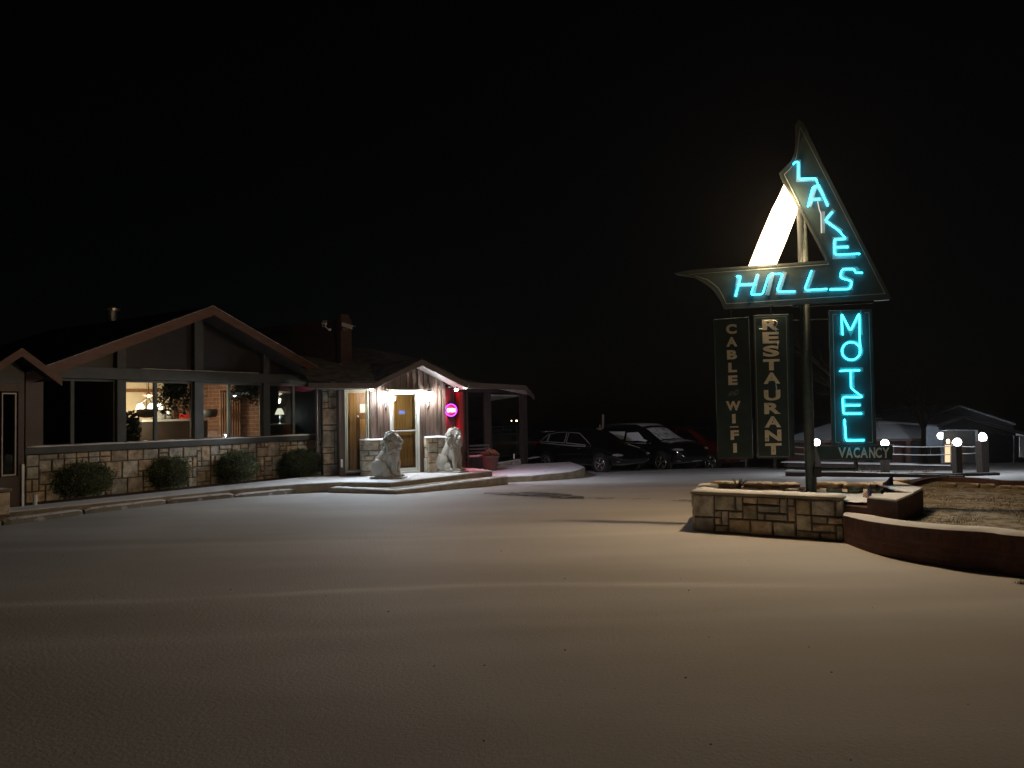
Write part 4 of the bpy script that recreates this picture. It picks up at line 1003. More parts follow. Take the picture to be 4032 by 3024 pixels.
# cctv cameras
def cctv(p0, head, lb, dirv):
    t = thing('security_camera', lb, 'security camera', p0, 'security cameras on the brick pier')
    k = MB(); k.tube([p0, p0 + Vector((0, -.05, -.02)), head - Vector((0, 0, .06))], .016, 8); k.lathe(p0, [(.04, -.03), (.04, .03)], 12); k.build('bracket', M['white'], t, smooth=False)
    m = Matrix.Translation(head) @ Vector(dirv).to_track_quat('X', 'Z').to_matrix().to_4x4()
    k = MB(); k.box((0, 0, 0), (.30, .09, .09), M=m); k.box((.03, 0, .055), (.36, .11, .012), M=m); k.build('body', M['white'], t, bevel=.01)
    k = MB(); k.box((.152, 0, 0), (.004, .06, .06), M=m); k.build('lens', M['black'], t)
h = wp(1278, 1275, 20.4); cctv(wp(1298, 1298, 20.8), h, 'white security camera facing the lot, on the brick wall above the roof', (.10, -.9, -.35))
h = wp(1368, 1284, 20.6); cctv(wp(1354, 1296, 20.9), h, 'white security camera sticking out to the right of the brick pier', (1, -.15, -.35))
# roof vent
c = wp(440, 1225, 19.5); t = thing('roof_vent', 'small shiny metal vent on the dark restaurant roof', 'vent', c)
k = MB(); k.lathe(c, [(.12, -.25), (.12, 0)], 16); k.build('pipe', M['metal'], t, smooth=False)
k = MB(); k.lathe(c, [(.2, .0), (.2, .06), (.06, .13)], 18); k.build('cap', M['metal'], t)

# ------------------------------------------------------------------ porch furniture
# iron railing
RP = Plane(W.o.xy, WU, -1.1)
r0 = RP.sz(1838, 1680)[0]; r1 = RP.sz(2050, 1680)[0]; rz1 = RP.sz(1990, 1679)[1]; rzm = RP.sz(1990, 1708)[1]; rz0 = RP.sz(1990, 1802)[1]
t = thing('iron_railing', 'dark wrought iron railing with scrolls around the porch', 'railing', RP.P((r0 + r1) / 2, rz0))
k = MB()
for z in (rz0 + .05, rzm, rz1): k.tube([RP.P(r0, z), RP.P(r1, z)], .012, 6)
k.build('rail', M['iron'], t)
k = MB(); a = r0
while a < r1: k.tube([RP.P(a, rz0 + .05), RP.P(a, rz1 if int((a - r0) / .13) % 4 == 0 else rzm)], .008, 5); a += .13
k.build('baluster', M['iron'], t)
k = MB(); a = r0 + .1
while a < r1 - .1:
    k.tube([RP.P(a + (.03 + .035 * q / 12) * math.cos(q * .75), (rzm + rz1) / 2 + (.03 + .035 * q / 12) * math.sin(q * .75)) for q in range(13)], .006, 5); a += .2
k.build('scroll', M['iron'], t)
# bench
c = zhit(1888, 1853, FZ); t = thing('garden_bench', 'dark iron bench with lumps of snow on its seat', 'bench', c)
m = Matrix.Translation(c) @ Matrix.Rotation(math.atan2(WU.y, WU.x) - .6, 4, 'Z')
k = MB(); 
for i in range(4): k.box((0, -.15 + i * .1, .40), (.95, .07, .025), M=m)
k.build('seat', M['iron'], t)
k = MB()
for z in (.52, .62, .72): k.box((0, .24, z), (.95, .02, .05), M=m)
k.build('backrest', M['iron'], t)
for sx in (-.44, .44):
    k = MB(); k.tube([m @ Vector((sx, -.18, 0)), m @ Vector((sx, -.12, .2)), m @ Vector((sx, -.18, .4)), m @ Vector((sx, -.16, .58)), m @ Vector((sx, .22, .6))], .018, 6); k.tube([m @ Vector((sx, .26, 0)), m @ Vector((sx, .2, .4)), m @ Vector((sx, .26, .75))], .018, 6); k.build('leg', M['iron'], t)
k = MB(); k.box((-.22, 0, .435), (.30, .26, .04), M=m); k.box((.18, .02, .435), (.36, .28, .045), M=m); k.build('snow_lump', M['snow'], t, bevel=.018)
# pots
c = zhit(1824, 1850, FZ); t = thing('concrete_pot', 'tapered pale concrete pot behind the right lion', 'plant pot', c)
k = MB(); k.lathe(c, [(.11, 0), (.17, .24), (.19, .25), (.19, .29), (.16, .29), (.15, .24)], 20); k.build('pot', M['concrete'], t)
k = MB(); k.ell(c + Vector((0, 0, .28)), (.15, .15, .05)); k.build('snow_cap', M['snow'], t, smooth=True)
c = zhit(1930, 1853, FZ); t = thing('flower_tub', 'big tub with dry reddish plant at the end of the bench', 'plant pot', c)
k = MB(); k.lathe(c, [(.18, 0), (.26, .38), (.28, .39), (.28, .44), (.22, .44)], 20); k.build('tub', M['terracotta'], t)
k = MB(); rr = random.Random(2)
for i in range(260):
    g = rr.uniform(0, 6.28); q = rr.random() ** .6 * .30; e = c + Vector((math.cos(g) * q, math.sin(g) * q, .46 + rr.uniform(.05, .22) * (1.15 - q / .3)))
    b = c + Vector((math.cos(g) * q * .3, math.sin(g) * q * .3, .42)); s_ = Vector((rr.gauss(0, 1), rr.gauss(0, 1), 0)).normalized() * .012
    k.add([b - s_, b + s_, e + s_ * 1.6, e - s_ * 1.6], [(0, 1, 2, 3)])
k.build('dry_foliage', M['straw'], t, uv=False)
c = ghit(2024, 1842, .1); k = MB(); k.tube([wp(2024, 1806, 24.6), wp(2024, 1786, 24.6)], .02, 8); tag(k.build('marker_stake', M['white'], base=wp(2024, 1806, 24.6)), 'short white stake at the foot of the porch railing', 'stake')

# ------------------------------------------------------------------ cars
def car(lb, loc, rz, st, glass, H, paint, wheels, wr, snow=0, hood=None, name='parked_car', front=2.2, rear=-2.2, tail=True, W_=None):
    t = thing(name, lb, 'car', (0, 0, 0), 'cars parked beyond the terrace')
    k = MB(); NS = 8; vs = []
    def sec(s_):
        x, zb, be, to, hw, tw = s_
        return [(x, hw * .80, zb), (x, hw * .97, zb + .10), (x, hw, (zb + be) / 2 + .05), (x, hw * .985, be - .08), (x, hw * .93, be), (x, tw + .03, to - .06), (x, tw * .8, to - .01), (x, 0, to + .015)]
    for s_ in st:
        h = sec(s_); vs += h + [(x, -y, z) for (x, y, z) in h[:-1][::-1]]
    n = 15; fs = []
    for i in range(len(st) - 1):
        for j in range(n - 1): fs.append((i * n + j, i * n + j + 1, (i + 1) * n + j + 1, (i + 1) * n + j))
        fs.append((i * n + n - 1, i * n, (i + 1) * n, (i + 1) * n + n - 1))
    fs += [tuple(range(n))[::-1], tuple(range((len(st) - 1) * n, len(st) * n))]
    k.add(vs, fs); k.build('body', paint, t, smooth=True, sub=2, uv=False)
    def interp(x):
        for a, b in zip(st[:-1], st[1:]):
            if a[0] <= x <= b[0]: f_ = (x - a[0]) / (b[0] - a[0]); return [a[q] + (b[q] - a[q]) * f_ for q in range(6)]
        return st[-1]
    def sp(x, v, off=.012):
        q = interp(x); be, to, hw, tw = q[2:]; y0 = hw * .93; y1 = tw + .03; z0 = be; z1 = to - .06
        return (x, y0 + (y1 - y0) * v + off, z0 + (z1 - z0) * v)
    for sgn in (1, -1):
        for gi, (pts) in enumerate(glass):
            k = MB(); P = [sp(x, v, .006) for x, v in pts]; P = [(x, y * sgn, z) for x, y, z in P]
            k.add(P, [tuple(range(len(P)))]); k.build('side_window', M['carglass'] if not (snow and gi) else M['carglass'], t)
            if snow and sgn < 0:
                P2 = [sp(x, v * .62 + .02 + .1 * math.sin(x * 9), .012) for x, v in pts]; P2 = [(x, y * sgn, z) for x, y, z in P2]
                k = MB(); k.add(P2, [tuple(range(len(P2)))]); k.build('snow_on_window', M['snow'], t)
        xs = [glass[0][0][0] + (glass[-1][1][0] - glass[0][0][0]) * q / 24 for q in range(25)]
        k = MB(); L1 = [(x, (sp(x, -.06, .012)[1]) * sgn, sp(x, -.06)[2]) for x in xs]; k.tube(L1, .016, 5)
        if not snow and paint is M['carblack']:
            for pts in glass: k.tube([(x, (sp(x, v, .012)[1]) * sgn, sp(x, v)[2]) for x, v in pts], .012, 5, closed=True)
        k.build('chrome_trim', M['trimsilver'], t, smooth=True)
        # mirror
        mx_ = glass[-1][1][0] - .05; q = sp(mx_, .1, .1); k = MB(); k.ell((q[0], q[1] * sgn, q[2]), (.09, .10, .06), 12, 8); k.build('mirror', paint, t, smooth=True)
        q = interp(wheels[1] + .75); k = MB(); k.ell((wheels[1] + .62, sgn * (interp(wheels[1] + .62)[4] * .90), interp(wheels[1] + .62)[2] - .09), (.24, .07, .055), 12, 8, M=Matrix.Rotation(sgn * -.28, 3, 'Z')); k.build('headlight', M['headlamp'], t, smooth=True)
        k = MB(); k.ell((wheels[1] + .66, sgn * interp(wheels[1] + .66)[4] * .93, .42), (.10, .06, .035), 12, 8); k.build('fog_lamp', M['chrome'], t, smooth=True)
        k = MB(); k.ell((rear + .14, sgn * interp(rear + .14)[4] * .90, .94 if H < 1.55 else 1.05), (.12, .08, .08), 12, 8); k.build('tail_light', M['taillamp'], t, smooth=True)
        for dx in (-.75, .30):
            q = interp(dx); k = MB(); k.tube([(dx, sgn * (q[4] * .985 + .02), q[2] - .10), (dx + .18, sgn * (q[4] * .985 + .02), q[2] - .10)], .012, 6); k.build('door_handle', M['chrome'], t)
        for wx_ in wheels:
            q = interp(wx_)[4]
            k = MB(); k.tube([(wx_, sgn * (q - .03), wr), (wx_, sgn * (q + .008), wr)], wr + .055, 28); k.build('wheel_arch', M['black'], t)
            k = MB(); k.tube([(wx_, sgn * (q - .2), wr), (wx_, sgn * (q - .0), wr), (wx_, sgn * (q + .025), wr)], wr, 32); wo = k.build('wheel', M['rubber'], t)
            k = MB()
            k.tube([(wx_ + math.cos(g * .1963) * wr * .66, sgn * (q + .03), wr + math.sin(g * .1963) * wr * .66) for g in range(32)], .016, 6, closed=True)
            for g in range(5):
                for dg_ in (-.13, .13):
                    an = g * 1.2566 + dg_ + .3; k.tube([(wx_ + math.cos(g * 1.2566 + .3) * .05, sgn * (q + .035), wr + math.sin(g * 1.2566 + .3) * .05), (wx_ + math.cos(an) * wr * .65, sgn * (q + .03), wr + math.sin(an) * wr * .65)], .017, 5)
            k.ell((wx_, sgn * (q + .035), wr), (.05, .012, .05), 12, 6); k.build('rim', M['alloy'], wo, smooth=True)
    # windscreen + rear glass
    def sheet(x0, x1, f, off, m_, nm):
        k = MB(); vs = []; fs = []; N = 8
        for i in range(N + 1):
            x = x0 + (x1 - x0) * i / N; q = interp(x)
            for j in range(7):
                v = -1 + 2 * j / 6; y = (q[5] * f) * v; vs.append((x, y, q[3] + .012 - .035 * abs(v) ** 3 + off))
        for i in range(N):
            for j in range(6): fs.append((i * 7 + j, (i + 1) * 7 + j, (i + 1) * 7 + j + 1, i * 7 + j + 1))
        k.add(vs, fs); k.build(nm, m_, t, smooth=True)
    gx0, gx1 = hood
    sheet(gx0, gx1, .92, .006, M['carglass'], 'windscreen')
    k = MB(); k.ell((front - .1, 0, .55), (.09, .48, .10), 16, 8); k.build('grille', M['black'], t, smooth=True)
    k = MB(); k.box((front + .0, 0, .42), (.02, .5, .11)); k.build('number_plate', M['grey'], t)
    if snow:
        sheet(gx0 - 2.0, gx0 - .05, .97, .03, M['snow'], 'snow_on_roof'); sheet(gx1 + .08, front - .55, 1.02, .015, M['thin'], 'snow_on_bonnet'); sheet(gx0 + .08, gx1, .9, .012, M['thin'], 'snow_on_windscreen')
    else:
        k = MB(); k.box((rear + .33, 0, H - .10), (.26, 1.05, .03)); k.build('spoiler', M['snow'], t, bevel=.01)
    t.location = loc; t.rotation_euler.z = rz
    return t
hatch = [(-2.18, .5, .85, .92, .66, .55), (-2.1, .34, .93, 1.0, .78, .60), (-1.95, .27, .97, 1.10, .85, .60), (-1.7, .24, .99, 1.27, .88, .59), (-1.5, .2, .99, 1.38, .89, .59), (-1.1, .2, .98, 1.44, .90, .61), (-.5, .2, .955, 1.47, .90, .62), (.1, .2, .93, 1.45, .90, .62), (.5, .2, .92, 1.35, .90, .61), (.9, .2, .91, 1.13, .89, .64), (1.2, .2, .90, .97, .88, .70), (1.6, .22, .84, .90, .87, .70), (1.95, .26, .73, .79, .82, .64), (2.15, .3, .60, .68, .70, .52), (2.24, .36, .5, .56, .52, .4)]
gh = [[(-1.72, .15), (-1.35, .12), (-1.35, .88), (-1.50, .70)], [(-1.3, .1), (-.42, .1), (-.42, .92), (-.9, .93), (-1.3, .86)], [(-.32, .1), (.88, .1), (.55, .6), (.2, .93), (-.32, .93)]]
hf = Vector((2.96, 26.0, 0)); hr = Vector((1.12, 28.2, 0)); dv = (hf - hr).normalized(); rzc = math.atan2(dv.y, dv.x)
off = Vector((-dv.y, dv.x, 0)) * 0
side = Vector((-dv.y, dv.x, 0))       # away from the camera
mid = (hf + hr) / 2 + side * .88
tiltx = math.atan(-.055)
def place(t, p, rz):
    pass
cc1 = car('glossy black hatchback with bright alloy wheels, nearest the porch', (mid.x, mid.y, gz(mid.y) + .02), rzc, hatch, gh, 1.47, M['carblack'], (-1.33, 1.35), .325, hood=(.36, 1.12), front=2.2, rear=-2.18)
suv = [(-2.26, .5, 1.0, 1.08, .68, .55), (-2.18, .36, 1.05, 1.16, .80, .60), (-2.0, .3, 1.08, 1.38, .87, .60), (-1.8, .26, 1.09, 1.56, .90, .60), (-1.4, .24, 1.08, 1.66, .92, .63), (-.6, .24, 1.06, 1.69, .92, .64), (.1, .24, 1.04, 1.67, .92, .64), (.55, .24, 1.03, 1.50, .92, .63), (.95, .24, 1.02, 1.25, .91, .67), (1.25, .24, 1.01, 1.10, .90, .74), (1.7, .26, .97, 1.04, .89, .74), (2.05, .3, .88, .95, .84, .68), (2.22, .34, .70, .82, .74, .56), (2.3, .4, .56, .64, .56, .44)]
gs = [[(-1.85, .12), (-1.4, .1), (-1.4, .85), (-1.65, .7)], [(-1.32, .1), (-.42, .1), (-.42, .92), (-1.32, .9)], [(-.32, .1), (.88, .1), (.55, .6), (.2, .93), (-.32, .93)]]
m2 = mid + side * 2.85 + dv * .25
cc2 = car('dark SUV with snow on its roof and windows, between hatchback and red car', (m2.x, m2.y, gz(m2.y) + .02), rzc, suv, gs, 1.69, M['carblack'], (-1.35, 1.38), .35, snow=1, hood=(.36, 1.18), front=2.26, rear=-2.26)
m3 = mid + side * 5.9 + dv * .15
cc3 = car('red SUV behind the tall signs, farthest of the parked cars', (m3.x, m3.y, gz(m3.y) + .02), rzc, suv, gs, 1.69, M['carred'], (-1.35, 1.38), .35, snow=0, hood=(.36, 1.18), front=2.26, rear=-2.26)

# post with fire hydrant-like thing behind the cars
c = wp(2372, 1690, 33); t = thing('mast_post', 'grey weathered post standing behind the snowy car', 'post', Vector((c.x, c.y, gz(c.y))))
k = MB(); k.tube([Vector((c.x, c.y, gz(c.y))), wp(2374, 1632, 33)], .05, 8); k.build('shaft', M['soffit'], t)
k = MB(); k.ell(wp(2362, 1690, 33), (.16, .14, .10)); k.tube([wp(2362, 1690, 33), wp(2362, 1672, 33)], .03, 6); k.build('top_box', M['soffit'], t)
# far lights across the lake
for (px, py, s_, lb) in ((2034, 1657, .22, 'brighter warm street lamp far across the dark lake'), (2014, 1657, .13, 'fainter street lamp left of the bright one across the lake')):
    c = wp(px, py, 260); t = thing('distant_street_lamp', lb, 'street lamp', Vector((c.x, c.y, gz(260))), 'street lamps across the lake')
    k = MB(); k.tube([Vector((c.x, c.y, gz(260))), c], .08, 6); k.build('pole', M['iron'], t); k = MB(); k.ell(c, (s_, s_, s_)); k.build('lamp_head', M['warmbulb'], t)
# ------------------------------------------------------------------ planter
PL = thing('stone_planter', 'low stone and brick planter with snow on top around the sign pole', 'planter', (4, 10.3, 0))
v0 = Vector((2.45, 10.6, 0)); v1 = ghit(3328, 2132); v2 = Vector((4.36, 8.86, 0)); v3 = Vector((5.28, 10.05, 0)); v4 = Vector((5.42, 11.05, 0)); v5 = Vector((2.85, 11.85, 0))
v1.z = 0; TH = .53
fp_ = Plane(v0.xy, (v1 - v0).xy); Lf = (v1 - v0).length
k = MB(); rocks_wall(k, fp_, 0, Lf, 0.0, TH - .03, .0, 61, .094, depth=.045)
lp2 = Plane(v5.xy, (v0 - v5).xy); rocks_wall(k, lp2, 0, (v0 - v5).length, 0, TH - .03, 0, 62, .1, depth=.045)
k.build('stone_face', M['stone'], PL)
k = MB(); k.slab([v.xy for v in (v0, v1, v1 + Vector((.1, .3, 0)), v0 + Vector((.3, .2, 0)))], 0, TH - .03)
k.slab([v.xy for v in (v0 + Vector((0, 0, 0)), v0 + Vector((.3, .2, 0)), v5 + Vector((.3, -.15, 0)), v5)], 0, TH - .032)
k.build('mortar_core', M['mortar'], PL)
k = MB(); k.slab([v.xy for v in (v1 + Vector((.0, .01, 0)), v2 + (v1 - v2) * .55, v2 + (v1 - v2) * .55 + Vector((.2, .3, 0)), v1 + Vector((.1, .3, 0)))], 0, TH - .09)
k.slab([v.xy for v in (v2 + (v1 - v2) * .55, v2, v3, v4, v4 - Vector((.3, .05, 0)), v3 - Vector((.32, -.02, 0)), v2 + Vector((.08, .42, 0)), v2 + (v1 - v2) * .55 + Vector((.2, .3, 0)))], 0, TH + .02)
k.build('brick_corner', M['brickdark'], PL)
k = MB(); k.slab([v.xy for v in (v4, v5, v5 + Vector((.05, -.28, 0)), v4 + Vector((-.1, -.28, 0)))], 0, TH - .05); k.build('back_wall', M['brickdark'], PL)
# coping slabs
k = MB(); n_ = Vector((fp_.n.x, fp_.n.y, 0))
k.extr([fp_.P(-.03, TH - .028, .03 + .03), fp_.P(Lf - .0, TH - .028, .055), fp_.P(Lf - .02, TH - .028, -.27), fp_.P(.12, TH - .028, -.27)], (0, 0, .035)); k.build('coping', M['concrete'], PL, bevel=.008)
k = MB(); lumpy_strip(k, [fp_.P(-.01, 0, -.1), fp_.P(Lf + .0, 0, -.1)], .33, TH + .008, .028, 71)
lumpy_strip(k, [v5 + Vector((.1, -.12, 0)), v0 + Vector((.16, .12, 0))], .28, TH - .03, .05, 72)
k.build('snow_on_coping', M['snow'], PL, smooth=True)
k = MB(); k.slab([v.xy for v in (v2 + (v1 - v2) * .52 + Vector((0, .01, 0)), v2 + Vector((0, .01, 0)), v2 + Vector((.50, .62, 0)), v2 + Vector((.2, .75, 0)), v2 + Vector((.02, .42, 0)))], TH + .022, TH + .05); k.build('snow_on_brick', M['snow'], PL, bevel=.012)
k = MB(); k.slab([v.xy for v in (v2 + Vector((.52, .66, 0)), v3, v4 + Vector((-.02, -.1, 0)), v4 - Vector((.34, .05, 0)), v3 - Vector((.38, -.04, 0)))], TH + .022, TH + .055); k.build('snow_on_brick', M['snow'], PL, bevel=.012)
# soil/snow fill
k = MB(); N = 26; vs = []; fs = []
lo_l = v0 + Vector((.25, .2, 0)); lo_r = v2 + Vector((.15, .4, 0)); hi_l = v5 + Vector((.25, -.12, 0)); hi_r = v4 + Vector((-.3, -.1, 0))
for j in range(N + 1):
    for i in range(N * 2 + 1):
        p = lo_l.lerp(lo_r, i / N / 2).lerp(hi_l.lerp(hi_r, i / N / 2), j / N); vs.append((p.x, p.y, TH - .055 + .03 * noise.noise(Vector((p.x * 2.5, p.y * 2.5, 1))) + .012 * noise.noise(Vector((p.x * 11, p.y * 11, 1)))))
for j in range(N):
    for i in range(N * 2): q = N * 2 + 1; fs.append((j * q + i, j * q + i + 1, (j + 1) * q + i + 1, (j + 1) * q + i))
k.add(vs, fs); k.build('snow_fill', M['snow'], PL, smooth=True)
# loose flat stones, top-level
def stone(px, py, sx, sy, sz_, lb, seed, z=TH - .03, g_='loose stones on the planter'):
    c = zhit(px, py, z); rnd = random.Random(seed); k = MB(); nn = 9
    ring = [(sx * (.85 + .3 * rnd.random()) * math.cos(6.283 * q / nn), sy * (.85 + .3 * rnd.random()) * math.sin(6.283 * q / nn)) for q in range(nn)]
    vs = [c + Vector((x, y, -.02)) for x, y in ring] + [c + Vector((x * 1.03, y * 1.03, sz_ * .55)) for x, y in ring] + [c + Vector((x * .86, y * .86, sz_ * rnd.uniform(.9, 1.1))) for x, y in ring]
    fs = [(q, (q + 1) % nn, nn + (q + 1) % nn, nn + q) for q in range(nn)] + [(nn + q, nn + (q + 1) % nn, 2 * nn + (q + 1) % nn, 2 * nn + q) for q in range(nn)] + [tuple(range(2 * nn, 3 * nn)), tuple(range(nn))[::-1]]
    k.add(vs, fs); tag(k.build('planter_stone', M['rock'], base=c, smooth=False, bevel=.01), lb, 'stone', g_)
stone(2858, 1912, .24, .12, .07, 'snowy stone at the left end of the planter back edge', 1)
stone(2985, 1913, .21, .10, .06, 'long snowy stone left of the sign pole on the back edge', 2)
stone(3095, 1914, .22, .10, .05, 'flat snowy stone just left of the sign pole', 3)
stone(3272, 1914, .27, .10, .06, 'flat snowy stone just right of the sign pole', 4)
stone(3400, 1916, .26, .10, .055, 'snowy stone on the back edge behind the small flags', 5)
stone(3118, 1931, .11, .06, .03, 'small square snowy stone left of the pole inside the planter', 6)
stone(3283, 1932, .12, .06, .035, 'small oblong snowy stone right of the pole inside the planter', 7)
stone(3370, 1933, .11, .07, .04, 'small snowy stone left of the front flag', 8)
stone(3540, 1912, .17, .1, .09, 'rounded brown stone at the right end of the planter back edge', 9)
stone(3455, 1935, .09, .07, .04, 'small snowy stone between the two flags', 10)
# small figurine / sprig
c = zhit(2908, 1922, TH - .03); k = MB(); rr = random.Random(8)
for i in range(14): k.tube([c + Vector((rr.uniform(-.03, .03), 0, 0)), c + Vector((rr.uniform(-.12, .14), rr.uniform(-.03, .03), rr.uniform(.03, .15)))], .012, 5, .004)
tag(k.build('dry_sprig', M['rock'], base=c), 'snowy dry sprig at the left of the planter', 'dry plant')
# flags
def flag(px, yb, yt, lb, limp, z=TH - .06):
    b = zhit(px, yb, z); D = b.y; h = (yb - yt) / F_PX * D; t = thing('small_flag', lb, 'flag', b, 'small striped flags in the planter')
    k = MB(); k.tube([b, b + Vector((0, 0, h))], .005, 6); k.build('stick', M['postwood'], t)
    mats = [M['flagred'], M['flagwhite'], M['flagblue']]; me = {0: MB(), 1: MB(), 2: MB()}; NX, NY = 10, 13; Wf = .17; Hf = .24
    def fp2(i, j):
        u_ = i / NX; v_ = j / NY; ang = limp * .9
        x = -u_ * Wf * math.cos(ang * 1.1); dz = -u_ * Wf * math.sin(ang * 1.1)
        return b + Vector((x, .03 * math.sin(u_ * 7 + v_ * 3) * u_, h - .01 - v_ * Hf * (1 - .25 * u_) + dz * .9))
    for i in range(NX):
        for j in range(NY):
            ci = 2 if (i < 4 and j < 7) else (0 if j % 2 == 0 else 1); me[ci].add([fp2(i, j), fp2(i + 1, j), fp2(i + 1, j + 1), fp2(i, j + 1)], [(0, 1, 2, 3)])
    me[0].build('red_stripes', mats[0], t); me[1].build('white_stripes', mats[1], t); me[2].build('blue_field', mats[2], t)
flag(3517, 1942, 1868, 'small striped flag drooping at the right of the planter', .75)
flag(3430, 1958, 1905, 'small dark flag folded down at the front of the planter', 1.0)
# garden stake light by the pole
b = zhit(3212, 1940, TH - .06); t = thing('garden_stake_light', 'small dark box on a thin stake just right of the sign pole', 'stake light', b)
k = MB(); k.tube([b, wp(3212, 1878, b.y)], .012, 6); k.build('stake', M['iron'], t); k = MB(); k.box(wp(3217, 1858, b.y), (.10, .08, .14)); k.build('box', M['black'], t, bevel=.01)

# curved brick wall
c = ghit(4018, 2300); k = MB(); rr = random.Random(5)
for _ in range(40):
    e = c + Vector((rr.gauss(0, .05), rr.gauss(0, .03), rr.uniform(.01, .05))); b_2 = c + Vector((rr.gauss(0, .02), rr.gauss(0, .015), 0)); k.add([b_2 - Vector((.003, 0, 0)), b_2 + Vector((.003, 0, 0)), e], [(0, 1, 2)])
tag(k.build('weed_tuft', M['leaf'], base=c, uv=False), 'small dark weed tuft in the snow at the right edge of the photo', 'weed')
cp = [ghit(*q) for q in ((3326, 2140), (3414, 2172), (3521, 2198), (3710, 2232), (3899, 2254), (4032, 2274))]
cp = [Vector((p.x, p.y, 0)) for p in cp] + [Vector((5.6, 6.9, 0)), Vector((7.0, 6.55, 0)), Vector((9.5, 6.4, 0))]
def catmull(P, n):
    out = []
    for i in range(len(P) - 1):
        p0 = P[max(0, i - 1)]; p1 = P[i]; p2 = P[i + 1]; p3 = P[min(len(P) - 1, i + 2)]
        for k_ in range(n):
            t = k_ / n; out.append(.5 * ((2 * p1) + (p2 - p0) * t + (2 * p0 - 5 * p1 + 4 * p2 - p3) * t * t + (3 * p1 - p0 - 3 * p2 + p3) * t ** 3))
    out.append(P[-1]); return out
cw = catmull(cp, 8); TW = .26; HW = [.335 + .05 * min(1, i / 30) for i in range(len(cw))]
nrm = []
for i in range(len(cw)):
    t = (cw[min(i + 1, len(cw) - 1)] - cw[max(0, i - 1)]).normalized(); nrm.append(Vector((-t.y, t.x, 0)))   # towards the grass side
CW = thing('curved_brick_wall', 'low curved brick wall with a snowy top at the right edge', 'wall', cw[10])
k = MB(); s_ = 0
for i in range(len(cw) - 1):
    L = (cw[i + 1] - cw[i]).length; a, b = cw[i], cw[i + 1]; c, d = a + nrm[i] * TW, b + nrm[i + 1] * TW; h0, h1 = HW[i], HW[i + 1]; z = Vector((0, 0, 1))
    k.add([a - z * .05, b - z * .05, b + z * (h1 - .14), a + z * (h0 - .14)], [(0, 1, 2, 3)], uvs=[[(s_, -.05), (s_ + L, -.05), (s_ + L, h1 - .14), (s_, h0 - .14)]])
    # soldier course on top: bricks on end
    k.add([a + z * (h0 - .14), b + z * (h1 - .14), b + z * h1, a + z * h0], [(0, 1, 2, 3)], uvs=[[(.0, s_), (.0, s_ + L), (.135, s_ + L), (.135, s_)]])
    k.add([d, c, c + z * h0, d + z * h1], [(0, 1, 2, 3)]); k.add([a + z * h0, b + z * h1, d + z * h1, c + z * h0], [(0, 1, 2, 3)], uvs=[[(0, s_), (0, s_ + L), (.2, s_ + L), (.2, s_)]])
    s_ += L
a, c = cw[0], cw[0] + nrm[0] * TW; mdp = (a + c) / 2; rr_ = TW / 2; t0 = (cw[0] - cw[1]).normalized()
ring = [mdp + nrm[0] * -rr_ * math.cos(q * math.pi / 8) + t0 * rr_ * math.sin(q * math.pi / 8) for q in range(9)]
for i in range(8):
    k.add([ring[i], ring[i + 1], ring[i + 1] + z * HW[0], ring[i] + z * HW[0]], [(0, 1, 2, 3)])
k.add([p + z * HW[0] for p in ring], [tuple(range(9))])
k.build('brick_face', M['brick'], CW)
k = MB(); rws = []
for i in range(len(cw)):
    e0 = -.012 + .012 * noise.noise(Vector((i * 1.7, 0, 0))); e1 = TW + .01 * noise.noise(Vector((i * 1.3, 5, 0))); h = HW[i]
    rws.append([cw[i] + nrm[i] * e0 + z * (h + .002), cw[i] + nrm[i] * (e0 + .02) + z * (h + .022), cw[i] + nrm[i] * TW * .5 + z * (h + .03), cw[i] + nrm[i] * (e1 - .02) + z * (h + .024), cw[i] + nrm[i] * e1 + z * (h + .002)])
vs = [v for r_ in rws for v in r_]; k.add(vs, [(i * 5 + j, (i + 1) * 5 + j, (i + 1) * 5 + j + 1, i * 5 + j + 1) for i in range(len(rws) - 1) for j in range(4)])
k.add([p + z * (HW[0] + .002) for p in ring] + [mdp + (p - mdp) * .85 + z * (HW[0] + .026) for p in ring], [(i, i + 1, 10 + i, 9 + i) for i in range(8)] + [tuple(range(9, 18))])
k.build('snow_cap', M['snow'], CW, smooth=True)
# raised grass behind
def gpt(px, py, z): return zhit(px, py, z)
back_l = Vector((5.40, 10.9, 0)); bb = [Vector((5.35, 10.0, 0)), Vector((5.55, 11.15, 0)), gpt(3585, 1925, .28), gpt(3690, 1898, .28), gpt(3850, 1902, .28), gpt(4100, 1915, .28), Vector((14, 12.4, 0))]
k = MB(); vs = []; fs = []
front = [cw[i] + nrm[i] * (TW - .01) for i in range(4, len(cw))] + [Vector((14, 6.4, 0))]
bl = catmull([Vector((4.9, 9.6, 0))] + bb[0:], 8); NF = 60
def samp(L, t):
    ds = [0]
    for a, b in zip(L[:-1], L[1:]): ds.append(ds[-1] + (b - a).length)
    x = t * ds[-1]
    for i in range(len(L) - 1):
        if ds[i] <= x <= ds[i + 1] + 1e-9: return L[i].lerp(L[i + 1], (x - ds[i]) / max(1e-9, ds[i + 1] - ds[i]))
    return L[-1]
for j in range(31):
    for i in range(NF + 1):
        a = samp(front, i / NF); b = samp(bl, i / NF); p = a.lerp(b, j / 30); vs.append((p.x, p.y, .28 + .02 * noise.noise(Vector((p.x * 2, p.y * 2, 0)))))
for j in range(30):
    for i in range(NF): q = NF + 1; fs.append((j * q + i, j * q + i + 1, (j + 1) * q + i + 1, (j + 1) * q + i))
k.add(vs, fs); tag(k.build('lawn', M['grass'], smooth=True), 'snow dusted brown lawn behind the curved wall', kind='structure')
k = MB(); rr = random.Random(12)
